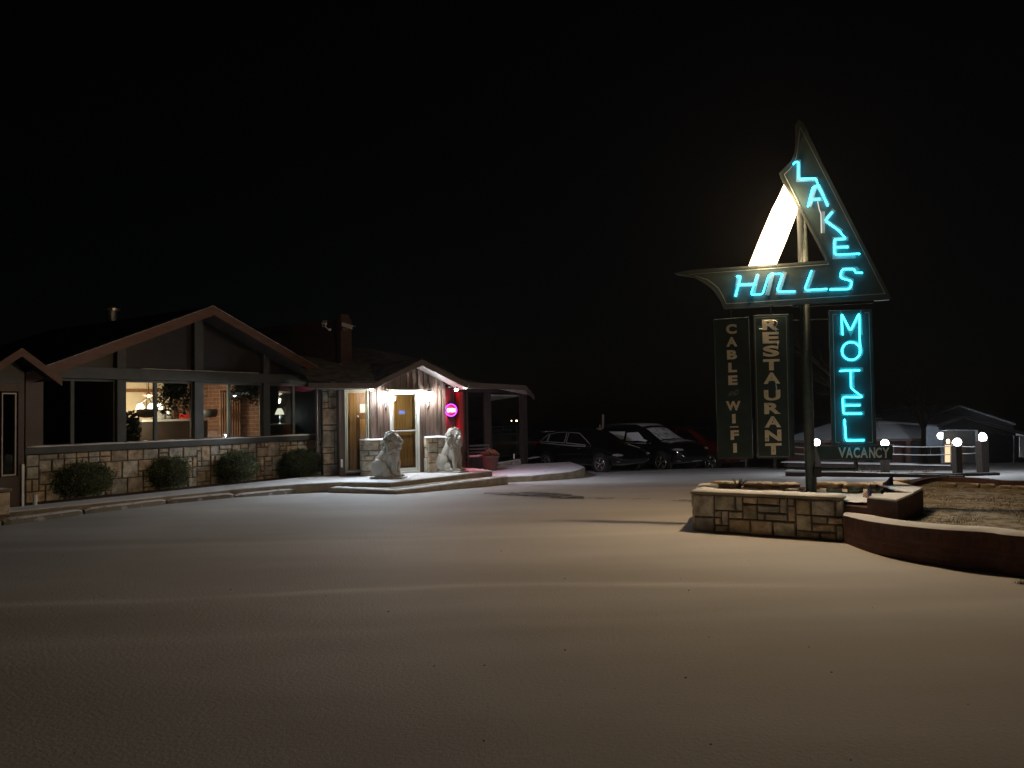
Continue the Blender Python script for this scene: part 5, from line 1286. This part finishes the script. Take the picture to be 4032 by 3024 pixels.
for _ in range(15000):
    i = rr.random(); a = samp_f = None
    u_ = rr.random() ** .8; j = rr.random()
    a = front[min(len(front) - 1, int(u_ * (len(front) - 1)))]; b = samp(bl, u_); p = a.lerp(b, j) + Vector((rr.gauss(0, .05), rr.gauss(0, .05), 0))
    if p.x > 9.5: continue
    if noise.noise(Vector((p.x * 1.7, p.y * 2.2, 4))) < -.12: continue
    h = rr.uniform(.012, .032); d = Vector((rr.gauss(0, 1), rr.gauss(0, 1), 0)) * .012; s_ = Vector((.004, .0, 0)); bz = Vector((p.x, p.y, .275))
    k.add([bz - s_, bz + s_, bz + d + Vector((0, 0, h))], [(0, 1, 2)])
tag(k.build('grass', mat('dry_grass', (.16, .13, .06), .8, .4, 6, base2=(.24, .2, .1)), uv=False), 'short dry grass poking through the snow', 'grass', kind='stuff')
# back kerb of the lawn
KB = thing('lawn_kerb', 'dark brick kerb along the back of the raised lawn', 'kerb', bb[3])
k = MB(); L = catmull(bb[1:], 6)
for i in range(len(L) - 1):
    a, b = L[i], L[i + 1]; t = (b - a).normalized(); n_ = Vector((-t.y, t.x, 0)) * .16
    k.extr([a.xy.to_3d() + Vector((0, 0, -.3)), b.xy.to_3d() + Vector((0, 0, -.3)), b.xy.to_3d() + n_ + Vector((0, 0, -.3)), a.xy.to_3d() + n_ + Vector((0, 0, -.3))], (0, 0, .66))
k.build('brick_kerb', M['brickdark'], KB)
rr = random.Random(3)
for i, (px, py) in enumerate([(3740, 1910), (3835, 1912), (3895, 1914), (3960, 1920), (4012, 1922)]):
    stone(px, py + 4, .12, .07, .05, ['low snowy stone on the lawn kerb nearest the corner', 'low snowy stone in the middle of the lawn kerb', 'small snowy stone on the lawn right of the middle', 'snowy stone near the right end of the lawn kerb', 'snowy stone at the right edge of the photo on the lawn'][i], 30 + i, .29, 'stones along the lawn kerb')

# ------------------------------------------------------------------ motel sign
SG = thing('motel_sign', 'tall sailboat shaped roadside sign with cyan neon letters on a green pole', 'sign', (4.12, 10.8, TH - .1))
c5 = lambda x, y: (2640 + x * .4822, 440 + y * .4822)
c8 = lambda x, y: (3100 + x * .3977, 1200 + y * .3977)
PB = Vector((4.12, 10.8, 0))
ztop = wp(3165, 800, 10.8).z
k = MB(); k.tube([PB + Vector((0, 0, TH - .15)), PB + Vector((0, 0, ztop))], .068, 20); k.build('pole', M['pole'], SG, smooth=True)
outer = [(1050, 75), (1078, 95), (1240, 440), (1795, 1525), (440, 1600), (420, 1550), (395, 1510), (370, 1470), (335, 1435), (290, 1400), (240, 1370), (180, 1340), (40, 1318), (145, 1302), (1285, 1222), (1060, 800), (930, 582), (895, 505), (950, 450), (980, 420), (1000, 390), (1018, 345), (1028, 290), (1030, 200), (1026, 110)]
k = MB(); k.ppoly(S, [c5(*p) for p in outer], -.20, 0)
bo = k.build('sail_board', M['signgreen'], SG)
def ribbon(mb, pl, pts, wd, n, closed=False):
    P = [Vector(pl.sz(x, y, n)) for x, y in pts]; N = len(P); Lr = []
    for i in range(N):
        if closed: a = (P[i] - P[i - 1]).normalized(); b = (P[(i + 1) % N] - P[i]).normalized()
        else:
            a = (P[i] - P[i - 1]).normalized() if i else (P[1] - P[0]).normalized(); b = (P[i + 1] - P[i]).normalized() if i < N - 1 else a
        na = Vector((-a.y, a.x)); nb = Vector((-b.y, b.x)); m = (na + nb); m = m.normalized() if m.length > .3 else na
        c = max(.45, m.dot(na)); o = m * (wd / 2 / c); Lr.append((P[i] + o, P[i] - o))
    vs = []
    for a, b in Lr: vs += [pl.P(a.x, a.y, n), pl.P(b.x, b.y, n)]
    mb.add(vs, [(2 * i, 2 * i + 1, (2 * i + 3) % (2 * N), (2 * i + 2) % (2 * N)) for i in range(N if closed else N - 1)])
# raised rim
k = MB(); ribbon(k, S, [c5(*p) for p in outer], .03, .004, True); k.build('rim', M['signedge'], bo)
k = MB(); ribbon(k, S, [c5(*p) for p in [(1060, 128), (1752, 1485), (455, 1568), (440, 1530), (415, 1480), (390, 1440), (350, 1405), (300, 1370), (160, 1328), (1290, 1245), (930, 512), (975, 468), (1005, 430), (1028, 370), (1040, 300), (1050, 200)]], .010, .003, True); k.build('pinline', M['line'], bo)
# painted letters
k = MB(); wl = .058
def letter(*strokes, scale=c5, wd=wl, base=.005):
    for i, s_ in enumerate(strokes): ribbon(k, S, [scale(*p) for p in s_], wd, base + i * .0015)
letter([(1045, 393), (1045, 556), (1203, 549)])
letter([(1132, 777), (1180, 612), (1212, 610), (1288, 765)], [(1150, 715), (1255, 712)])
letter([(1243, 815), (1243, 992)], [(1336, 800), (1262, 888), (1398, 978)])
letter([(1452, 1035), (1342, 1040), (1342, 1187), (1512, 1180)], [(1345, 1106), (1462, 1102)])
letter([(562, 1332), (530, 1512)], [(712, 1325), (672, 1502)], [(548, 1415), (695, 1409)])
letter([(835, 1312), (790, 1498)])
letter([(935, 1308), (880, 1478), (1028, 1474)])
letter([(1168, 1292), (1108, 1462), (1275, 1454)])
letter([(1535, 1300), (1515, 1282), (1412, 1286), (1395, 1345), (1478, 1378), (1470, 1440), (1310, 1450)])
k.build('painted_letters', M['vac'], bo)
def neon(strokes, sc, parent, nm='neon_tube', m_=None, r=.0088, n=.045, pl=None):
    k = MB()
    for s_ in strokes:
        cl = len(s_) > 2 and s_[0] == s_[-1]
        P = [Vector(S.P(*S.sz(*sc(*p), n), n)) for p in s_]
        # soften corners a little
        Q = [P[0]]
        for i in range(1, len(P) - 1):
            a = P[i].lerp(P[i - 1], min(.3, .02 / max(.001, (P[i] - P[i - 1]).length))); b = P[i].lerp(P[i + 1], min(.3, .02 / max(.001, (P[i] - P[i + 1]).length)))
            Q += [a, a.lerp(b, .5).lerp(P[i], .5), b]
        Q.append(P[-1]); k.tube(Q, r, 8)
        for e in (P[0], P[-1]): k.tube([e, e - S.n * (n - .006)], r * .9, 6)
    return k.build(nm, m_ or M['neon'], parent, smooth=True)
neon([[(1005, 422), (1020, 410), (1045, 410), (1045, 549), (1185, 545), (1210, 605), (1283, 762)], [(1122, 768), (1160, 618), (1205, 606)], [(1148, 718), (1215, 712)],
      [(1320, 820), (1264, 887), (1380, 975), (1432, 1038), (1345, 1042), (1338, 1058), (1338, 1150), (1350, 1166), (1542, 1159)], [(1345, 1108), (1448, 1103)]], c5, bo)
neon([[(1202, 735), (1215, 800), (1228, 830), (1234, 982)]], c5, bo, 'unlit_tube', emis('dim_tube_glow', (.9, .85, .75), .9), .007)  # this tube has a weak white emission of its own
neon([[(542, 1342), (575, 1344), (532, 1502)], [(550, 1414), (690, 1409)], [(712, 1332), (658, 1484), (668, 1494), (752, 1489), (800, 1340), (815, 1326), (915, 1322), (872, 1452), (882, 1468), (1012, 1466)],
      [(1150, 1300), (1098, 1440), (1110, 1458), (1276, 1446)], [(1565, 1314), (1510, 1316), (1500, 1284), (1412, 1284), (1392, 1305), (1388, 1345), (1404, 1362), (1472, 1380), (1480, 1400), (1468, 1438), (1452, 1448), (1305, 1450)]], c5, bo)
# lit sail
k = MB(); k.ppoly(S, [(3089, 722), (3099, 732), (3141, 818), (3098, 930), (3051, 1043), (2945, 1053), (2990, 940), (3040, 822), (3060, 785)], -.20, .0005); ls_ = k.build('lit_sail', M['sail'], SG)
for n_, P_ in ((.032, 110), (-.232, 92)):
    for q in (.12, .38, .64, .88):
        x_ = 3100 + (2996 - 3100) * q; y_ = 765 + (1035 - 765) * q
        lamp('POINT', 'sail_lamp', S.P(*S.sz(x_, y_, n_), n_), P_, (1.0, .67, .36), ls_, .035)
# MOTEL panel
def panel(nm, q, n0=-.22, n1=0.0, mt=None):
    k = MB(); k.ppoly(S, q, n0, n1); o = k.build(nm, mt or M['signgreen'], SG, bevel=.006); return o
mp_ = panel('motel_panel', [(3263, 1222), (3434, 1218), (3452, 1751), (3277, 1752)])
k = MB(); ribbon(k, S, [c8(492, 93), c8(450, 97), c8(480, 1362), c8(522, 1362)], .009, .003); ribbon(k, S, [c8(762, 80), c8(808, 78), c8(845, 1362), c8(800, 1362)], .009, .003); k.build('pinline', M['line'], mp_)
k = MB(); wm = .056
letter([(540, 305), (535, 92), (628, 275), (722, 88), (726, 300)], scale=c8, wd=wm)
letter([(520, 642), (753, 640)], [(643, 660), (645, 832)], scale=c8, wd=wm)
letter([(762, 902), (553, 905), (560, 1078), (766, 1074)], [(560, 992), (735, 990)], scale=c8, wd=wm)
letter([(565, 1142), (572, 1340), (775, 1338)], scale=c8, wd=wm)
ribbon(k, S, [c8(637 + 96 * math.cos(g * math.pi / 20), 458 + 92 * math.sin(g * math.pi / 20)) for g in range(40)], .050, .005, True)
k.build('painted_letters', M['vac'], mp_)
ringp = [(632 + 90 * math.cos(g * math.pi / 16), 458 + 88 * math.sin(g * math.pi / 16)) for g in range(33)]
neon([[(550, 292), (545, 285), (538, 100), (542, 98), (616, 246), (632, 246), (704, 95), (712, 98), (716, 300), (722, 430), (718, 470)], ringp, [(522, 656), (713, 648)], [(628, 652), (630, 824), (736, 908), (735, 916), (560, 914), (548, 930), (555, 1064), (566, 1078), (732, 1078)], [(556, 998), (716, 995)], [(567, 1138), (580, 1330), (592, 1346), (756, 1342)]], c8, mp_)
# RESTAURANT panel
rp_ = panel('restaurant_panel', [(2964, 1241), (3106, 1236), (3115, 1804), (2980, 1804)], -.1, .0)
k = MB(); k.ppoly(S, [(2962, 1243), (3122, 1240), (3129, 1798), (2976, 1800)], -.32, -.10); k.build('panel_case', M['signedge'], rp_)
k = MB(); ribbon(k, S, [(2972, 1252), (3095, 1245), (3108, 1797), (2985.5, 1797)], .008, .003, True); k.build('pinline', M['line'], rp_)
k = MB(); yy = [(1257.5, 1299), (1307, 1352), (1360.6, 1404), (1414, 1458), (1467, 1511), (1535, 1577), (1586, 1630), (1639, 1683), (1692.5, 1737), (1745, 1790)]
for ch, (y0, y1) in zip('RESTAURANT', yy):
    f_ = (y0 - 1257) / 490; xl = 3000.6 + 12 * f_; f2 = (y1 - 1257) / 490; xl2 = 3000.6 + 12 * f2; wd_ = 65
    put_text(k, S, ch, [(xl, y0 + 1), (xl + wd_, y0 - 1), (xl2 + wd_, y1 - 1), (xl2, y1 + 1)], .004, .045)
k.build('painted_letters', M['paint'], rp_)
cR = lambda x, y: (2750 + x * .217, 1200 + y * .217)
neon([[(1105, 437), (1180, 436)], [(1185, 330), (1190, 290), (1380, 280), (1425, 310), (1425, 360), (1390, 405), (1340, 408), (1400, 455), (1430, 520)]], cR, rp_, 'unlit_tube', M['deadneon'], .007, .03)
neon([[(1405, 1425), (1418, 1530)], [(1440, 690), (1445, 745)]], cR, rp_, 'unlit_tube', M['deadneon'], .006, .03)
k = MB(); rr = random.Random(4)
for (x, y) in [(1362, 600), (1340, 662), (1245, 955), (1465, 850), (1365, 1175), (1335, 220), (1262, 335), (1450, 475)]:
    p = S.P(*S.sz(2750 + x * .217, 1520 + y * .217, .006), .006); k.tube([p, p + S.n * .002], .007, 8)
k.build('rust_hole', M['black'], rp_)
# CABLE AND WIFI panel
cb = panel('cable_panel', [(2810, 1257), (2948, 1248), (2965, 1804), (2826, 1808)], -.05, .03)
CN = .034
for word in ([('C', 2858, 2900, 1277, 1315), ('A', 2859, 2903, 1328, 1365), ('B', 2862, 2902, 1379, 1415), ('L', 2867, 2901, 1429, 1466), ('E', 2867, 2904, 1479, 1516)], [('W', 2858, 2916, 1580, 1616.6), ('I', 2882, 2896, 1631, 1667), ('-', 0, 0, 0, 0), ('F', 2876, 2909, 1695, 1731.6), ('I', 2886.5, 2901, 1746, 1782.6)]):
    k = MB()
    for ch, x0, x1, y0, y1 in word:
        if ch == '-': ribbon(k, S, [(2874, 1681.5), (2907, 1680.5)], .016, CN)
        else: put_text(k, S, ch, [(x0, y0), (x1, y0 - 1.5), (x1 + 1, y1 - 1), (x0 + 1, y1 + .5)], CN, .05)
    k.build('painted_word', M['paint'], cb)
k = MB(); put_text(k, S, 'AND', [(2868, 1542), (2908, 1532), (2906, 1554), (2864, 1562)], CN, .0, .01); k.build('script_lettering', M['line'], cb)
# VACANCY panel
va = panel('vacancy_panel', [(3212, 1756), (3515, 1755), (3515, 1812), (3228, 1810)], -.12, .0)
k = MB()
xs = [3300, 3333, 3362, 3388, 3420, 3448, 3474, 3504]
for ch, a, b in zip('VACANCY', [3301, 3330, 3361, 3387, 3422, 3447, 3473], [3331, 3359, 3386, 3418, 3446, 3472, 3503]):
    put_text(k, S, ch, [(a, 1762), (b, 1761.5), (b, 1803), (a, 1803)], .004, .03)
k.build('painted_letters', M['vactext'], va)
k = MB()
for (x, y) in [(3279, 1764), (3287, 1763), (3232, 1797), (3255, 1792)]: p = S.P(*S.sz(x, y, .003), .003); k.tube([p, p + S.n * .002], .008, 8)
k.build('screw_hole', M['black'], va)
# supporting frame
k = MB(); B = lambda x0, y0, x1, y1, n=-.17, r=.018: k.tube([S.P(*S.sz(x0, y0, n), n), S.P(*S.sz(x1, y1, n), n)], r, 6)
B(3112, 1258, 3262, 1254); B(2935, 1838, 3175, 1846); B(2940, 1808, 2940, 1840); B(3052, 1804, 3052, 1842); B(3175, 1848, 3378, 1848, -.17, .024); B(3370, 1810, 3370, 1848, -.17, .028)
B(3040, 1205, 3040, 1240); B(3160, 1215, 3160, 1240); B(3120, 1205, 3440, 1190); B(2880, 1212, 2880, 1255, -.1, .012)
k.build('support_frame', M['pole'], SG)

# ------------------------------------------------------------------ globe lamp posts and rails
gl_ = [(3215, 1742, 1868, 15, 'globe lamp on a timber post just right of the sign pole'), (3484, 1745, 1871, 14, 'globe lamp on a timber post at the right end of the vacancy board'), (3769, 1741, 1874, 14, 'globe lamp on a timber post, third from the sign pole'), (3869, 1722, 1862, 17, 'largest globe lamp on the rightmost timber post')]
gp_ = []
for i, (px, yg, yb, rpx, lb) in enumerate(gl_):
    b = ghit(px + 2, yb); D = b.y; b.z -= .02
    t = thing('globe_lamp_post', lb, 'lamp post', b, 'globe lamps on timber posts'); c = wp(px, yg, D); r_ = .097
    k = MB(); hw = .085 if i != 3 else .11; zt = c.z - r_ * .9
    k.box((b.x, b.y, (b.z + zt) / 2), (hw * 2, hw * 2, zt - b.z), .15); k.build('post', M['postwood'], t, bevel=.012)
    k = MB(); k.ell(c, (r_, r_, r_ * (1 if i != 3 else 1.25)), 18, 12); k.build('globe', M['globe'], t, smooth=True)
    lamp('POINT', 'globe_light', c + Vector((0, 0, .0)), 0, (.9, .95, 1), t, .1)
    l_ = lamp('POINT', 'globe_glow', c + Vector((0, -.0, r_ + .06)), 60, (.86, .93, 1), t, .06); gp_.append((b, c, D))
def pipe(lb, a, b, ya, yb_, n=10):
    p = wp(a, ya, 20.9); q = wp(b, yb_, 20.9); k = MB(); k.tube([p.lerp(q, i / n) - Vector((0, 0, .02 * math.sin(math.pi * i / n))) for i in range(n + 1)], .013, 6); return k
RL = thing('pipe_rail', 'two thin white pipe rails strung between the globe lamp posts', 'railing', wp(3600, 1860, 20.9))
for (x0, y0, x1, y1) in [(3500, 1757, 3760, 1757), (3500, 1788, 3760, 1789), (3785, 1757, 3850, 1757), (3785, 1786, 3852, 1781), (3130, 1760, 3205, 1760), (3130, 1786, 3200, 1786), (3232, 1787, 3470, 1788)]:
    pipe('', x0, x1, y0, y1).build('rail', M['grey'], RL, smooth=True)
# landscaped strip with timber edging behind the drive
k = MB(); sp = [ghit(3100, 1874), ghit(3790, 1880), ghit(3860, 1868), ghit(3900, 1855), ghit(3780, 1846), ghit(3100, 1850)]
L = [(p.x, p.y) for p in sp]; zz_ = gz(21)
ed = thing('timber_edging', 'long dark timber edging with snow below the globe lamps', 'edging', sp[0])
a, b = ghit(3100, 1875), ghit(3800, 1882); k = MB(); k.extr([a + Vector((0, 0, -.05)), b + Vector((0, 0, -.05)), b + Vector((0, .15, -.05)), a + Vector((0, .15, -.05))], (0, 0, .15)); k.build('timber', M['postwood'], ed)
k = MB(); lumpy_strip(k, [a + Vector((0, .07, 0)), a.lerp(b, .5) + Vector((0, .07, 0)), b + Vector((0, .07, 0))], .15, (a.z + b.z) / 2 + .10, .02, 5); k.build('snow_cap', M['snow'], ed, smooth=True)
a, b = ghit(3100, 1851), ghit(3770, 1853); ed2 = thing('timber_edging', 'dark timber edging in the second row behind the globe lamps', 'edging', a)
k = MB(); k.extr([a + Vector((0, 0, -.05)), b + Vector((0, 0, -.05)), b + Vector((0, .3, -.05)), a + Vector((0, .3, -.05))], (0, 0, .24)); k.build('timber', M['postwood'], ed2)
k = MB(); lumpy_strip(k, [a + Vector((0, .3, 0)), a.lerp(b, .5) + Vector((0, .3, 0)), b + Vector((0, .3, 0))], .7, (a.z + b.z) / 2 + .19, .03, 6); k.build('snow_cap', M['snow'], ed2, smooth=True)
rr = random.Random(6)
for i, (px, py, lb) in enumerate([(3620, 1858, 'dead branch on the snow left of the third globe lamp'), (3420, 1858, 'dead branch on the snow left of the vacancy board end'), (3800, 1845, 'dead twigs on the snow between the two right globe lamps')]):
    c = ghit(px, py, .02); k = MB()
    for _ in range(9): s_ = c + Vector((rr.uniform(-.4, .4), rr.uniform(-.15, .15), .0)); k.tube([s_, s_ + Vector((rr.uniform(-.35, .35), rr.uniform(-.1, .1), rr.uniform(.0, .14)))], .012, 5, .004)
    tag(k.build('fallen_branch', M['bark'], base=c), lb, 'branch')
c = ghit(3862, 1868, .03); k = MB(); k.box(c, (.9, .22, .08), .15); tag(k.build('timber_log', M['postwood'], base=c, bevel=.02), 'dark timber lying at the foot of the rightmost globe lamp', 'log')

# ------------------------------------------------------------------ motel buildings down the slope
D1 = 66
MA = thing('motel_building', 'low brick motel wing with a snowy hipped roof behind the neon panel', 'building', wp(3480, 1823, D1))
def wall(mb, pts, D, th=.3): mb.extr([wp(x, y, D) for x, y in pts], (0, th, 0))
k = MB(); wall(k, [(3100, 1728), (3745, 1724), (3745, 1826), (3100, 1830)], D1 + 1.2); k.build('wall', M['brickdark'], MA)
ea = wp(3060, 1735, D1); eb = wp(3752, 1723, D1); ra = wp(3262, 1668, D1 + 4.5); rb = wp(3620, 1664, D1 + 4.5)
k = MB(); k.add([ea, eb, rb, ra], [(0, 1, 2, 3)]); k.add([ea, ra, ra + Vector((0, 4, -1.5)), ea + Vector((0, 9, 0))], [(0, 1, 2, 3)]); k.add([eb, eb + Vector((0, 9, 0)), rb + Vector((0, 4, -1.5)), rb], [(0, 1, 2, 3)]); k.build('roof', M['snow'], MA)
g0 = wp(3440, 1668, D1 + 3); g1 = wp(3598, 1665, D1 + 3); g2 = wp(3517, 1644, D1 + 3.2); k = MB(); k.extr([g0, g1, g2], (0, 3.5, .0)); k.build('roof_gablet', M['soffit'], MA)
k = MB(); k.extr([ea, eb, eb - Vector((0, 0, .22)), ea - Vector((0, 0, .22))], (0, -.05, 0)); k.build('fascia', M['brownwood'], MA)
for x in (3240, 3573): k = MB(); k.box((wp(x, 1725, D1 + .3).x, D1 + .3, (wp(x, 1726, D1 + .3).z + gz(D1)) / 2), (.42, .3, wp(x, 1726, D1 + .3).z - gz(D1) - .1)); k.build('porch_column', M['terracotta'], MA)
for x0, x1, nm in ((3590, 3616, 'door'), (3420, 3446, 'door')):
    k = MB(); wall(k, [(x0, 1742), (x1, 1742), (x1, 1825), (x0, 1825)], D1 + 1.1, .08); k.build(nm, M['bluegrey'], MA)
for x0, x1 in ((3630, 3665), (3470, 3520), (3300, 3350)):
    k = MB(); wall(k, [(x0, 1750), (x1, 1750), (x1, 1790), (x0, 1790)], D1 + 1.1, .08); wo = k.build('window', M['soffit'], MA)
    k = MB(); wall(k, [(x0 + 2, 1752), (x1 - 2, 1752), (x1 - 2, 1788), (x0 + 2, 1788)], D1 + 1.08, .01); k.build('pane', M['carglass'], wo)
D2 = 54
MC = thing('motel_office', 'blue grey motel building with a broad snowy gable at the right edge', 'building', wp(3860, 1824, D2))
k = MB(); wall(k, [(3850, 1698), (3990, 1716), (3990, 1826), (3850, 1826)], D2)
k.build('siding_wall', M['bluegrey'], MC)
k = MB(); wall(k, [(3721, 1694), (3851, 1694), (3851, 1826), (3721, 1826)], D2 + 2.2); k.build('porch_wall', M['bluegrey'], MC)
k = MB(); x = 3854
while x < 3988: wall(k, [(x, 1700 + (x - 3850) * .12), (x + 1.6, 1700 + (x - 3850) * .12), (x + 1.6, 1824), (x, 1824)], D2 - .03, .02); x += 7.5
k.build('batten', M['bluegrey'], MC)
k = MB(); wall(k, [(3700, 1674), (3802, 1640), (4000, 1702), (4000, 1716), (3850, 1698), (3850, 1693), (3705, 1693)], D2 + .02, .25); k.build('gable', M['bluegrey'], MC)
k = MB(); 
for p, q in (((3690, 1672), (3802, 1635)), ((3802, 1635), (4060, 1712))):
    a = wp(*p, D2 - .5); b = wp(*q, D2 - .5); k.extr([a, b, b + Vector((0, 9, .2)), a + Vector((0, 9, .2))], (0, 0, -.14))
k.build('roof', M['snow'], MC)
k = MB()
for p, q in (((3690, 1675), (3802, 1638)), ((3802, 1638), (4060, 1715))):
    a = wp(*p, D2 - .52); b = wp(*q, D2 - .52); k.extr([a, b, b - Vector((0, 0, .14)), a - Vector((0, 0, .14))], (0, -.05, 0))
k.build('fascia', M['grey'], MC)
k = MB(); wall(k, [(3722, 1752), (3742, 1752), (3742, 1820), (3722, 1820)], D2 + 2.1, .05); k.build('window', emis('warm_window', (1, .7, .4), 1.2), MC)
k = MB(); wall(k, [(3752, 1740), (3762, 1740), (3762, 1824), (3752, 1824)], D2 + 1.0, .2); k.build('porch_column', M['soffit'], MC)
k = MB(); wall(k, [(3790, 1738), (3805, 1738), (3805, 1822), (3790, 1822)], D2 + 2.1, .05); k.build('door', M['brownwood'], MC)
k = MB(); wall(k, [(3993, 1716), (4013, 1716), (4013, 1822), (3993, 1822)], D2 + .8, .2); k.build('dark_wall', M['bluegrey'], MC)
k = MB(); wall(k, [(4014, 1708), (4110, 1708), (4110, 1806), (4014, 1800)], D2 + 1.5, .2); k.build('garage_door', M['white'], MC)
D3 = 62
MD = thing('motel_wing', 'dark motel roof with snow edged gable rising behind the office', 'building', wp(3780, 1700, D3))
k = MB()
for p, q in (((3630, 1648), (3781, 1595)), ((3781, 1595), (4000, 1668))):
    a = wp(*p, D3); b = wp(*q, D3); k.extr([a, b, b + Vector((0, 10, 0)), a + Vector((0, 10, 0))], (0, 0, -.10))
k.build('roof', M['thin'], MD)
k = MB(); wall(k, [(3640, 1650), (3781, 1599), (3990, 1670), (3990, 1760), (3640, 1760)], D3 + .3, .2); k.build('gable_wall', M['bluegrey'], MD)
# lamp at the motel porch
c = wp(3705, 1716, 58); t = thing('tall_globe_lamp', 'single globe lamp hanging above the others before the motel roof', 'lamp post', Vector((c.x, c.y, gz(c.y))))
k = MB(); k.tube([Vector((c.x, c.y, gz(c.y))), c - Vector((0, 0, .2))], .06, 8); k.build('pole', M['iron'], t)
k = MB(); k.ell(c, (.25, .25, .25), 16, 10); k.build('globe', M['globe'], t, smooth=True)
lamp('POINT', 'globe_glow', c + Vector((0, -.3, .9)), 520, (.85, .92, 1), t, .2)  # globe's light set well above it and boosted to brighten the motel roof
c = wp(3733, 1738, D2 + 1.6); t = thing('porch_light', 'small warm porch light beside the motel window', 'wall lamp', c)
k = MB(); k.ell(c, (.10, .10, .15)); k.build('bulb', M['warmbulb'], t, smooth=True); k = MB(); k.box(c + Vector((0, .2, 0)), (.12, .25, .1)); k.build('bracket', M['iron'], t)
lamp('POINT', 'porch_glow', c - Vector((0, .3, 0)), 18, (1, .72, .4), t, .1)
# power line
k = MB(); a = wp(3420, 1462, 45); b = wp(4300, 1448, 45); k.tube([a.lerp(b, i / 20) - Vector((0, 0, .35 * math.sin(math.pi * i / 20))) for i in range(21)], .018, 5)
pw = thing('utility_pole', 'utility pole outside the right edge carrying the overhead wire', 'utility pole', Vector((b.x, b.y, gz(b.y)))); k.build('wire', M['iron'], pw)
k = MB(); k.tube([Vector((b.x, b.y, gz(b.y))), b + Vector((0, 0, .4))], .13, 10); k.build('pole', M['postwood'], pw)

# ------------------------------------------------------------------ bare tree behind the sign
def tree(lb, base, H, seed):
    t = thing('bare_tree', lb, 'tree', base, 'bare trees behind the sign'); rnd = random.Random(seed); kt = MB(); kb = MB()
    def grow(p, d, L, r, lv):
        n = 5; pts = [p]
        for i in range(n):
            d = (d + Vector((rnd.gauss(0, .12), rnd.gauss(0, .12), rnd.gauss(.02, .08)))).normalized(); p = p + d * L / n; pts.append(p)
        (kt if lv == 0 else kb).tube(pts, r, 6 if lv < 2 else 4, r * .55)
        if lv < 4:
            for i in range(4 if lv < 3 else 3):
                q = pts[rnd.randint(2, n)]; dd = (d + Vector((rnd.gauss(0, .6), rnd.gauss(0, .6), rnd.gauss(.1, .35)))).normalized(); grow(q, dd, L * rnd.uniform(.5, .72), r * .5, lv + 1)
    grow(Vector(base), Vector((0, 0, 1)), H * .4, .16, 0)
    kt.build('trunk', M['bark'], t, uv=False); kb.build('crown', M['bark'], t, uv=False)
b = wp(3420, 1700, 34); tree('bare leafless tree faint in the dark between the pole and the neon panel', Vector((b.x, b.y, gz(34))), 8.5, 5)
b = wp(3640, 1700, 44); tree('bare leafless tree faint in the dark right of the neon panel', Vector((b.x, b.y, gz(44))), 8, 9)

# grit and bits of leaf lying on the snow
k = MB(); rr = random.Random(44)
for _ in range(70):
    y = 2.6 + 9 * rr.random() ** 1.3; x = rr.uniform(-.6, .62) * y
    if x > 3.6 and y > 6.5: continue
    s_ = rr.uniform(.002, .006); c = Vector((x, y, gz(y) + .006 + noise.noise(Vector((x * .5, y * .9, 0))) * .010))
    k.box(c, (s_ * 2.2, s_, s_ * .8), rr.uniform(0, 3))
tag(k.build('grit', M['mulch'], uv=False), 'small dark grit and leaf bits scattered on the snow', kind='stuff')
# ------------------------------------------------------------------ snow haze in the air
k = MB(); k.box((10, 150, 6), (460, 420, 60))
hz = k.build('haze', M['black'], base=(10, 150, 6), uv=False); tag(hz, 'thin haze of falling snow in the night air', kind='stuff')
hm = bpy.data.materials.new('haze_air'); hm.use_nodes = True; hn = hm.node_tree.nodes; hn.remove(hn['Principled BSDF'])
pv = hn.new('ShaderNodeVolumePrincipled'); pv.inputs['Color'].default_value = (.9, .9, .9, 1); pv.inputs['Density'].default_value = .0003; pv.inputs['Anisotropy'].default_value = .6
hm.node_tree.links.new(pv.outputs[0], hn['Material Output'].inputs['Volume']); hz.data.materials.clear(); hz.data.materials.append(hm)
scn.cycles.volume_bounces = 0
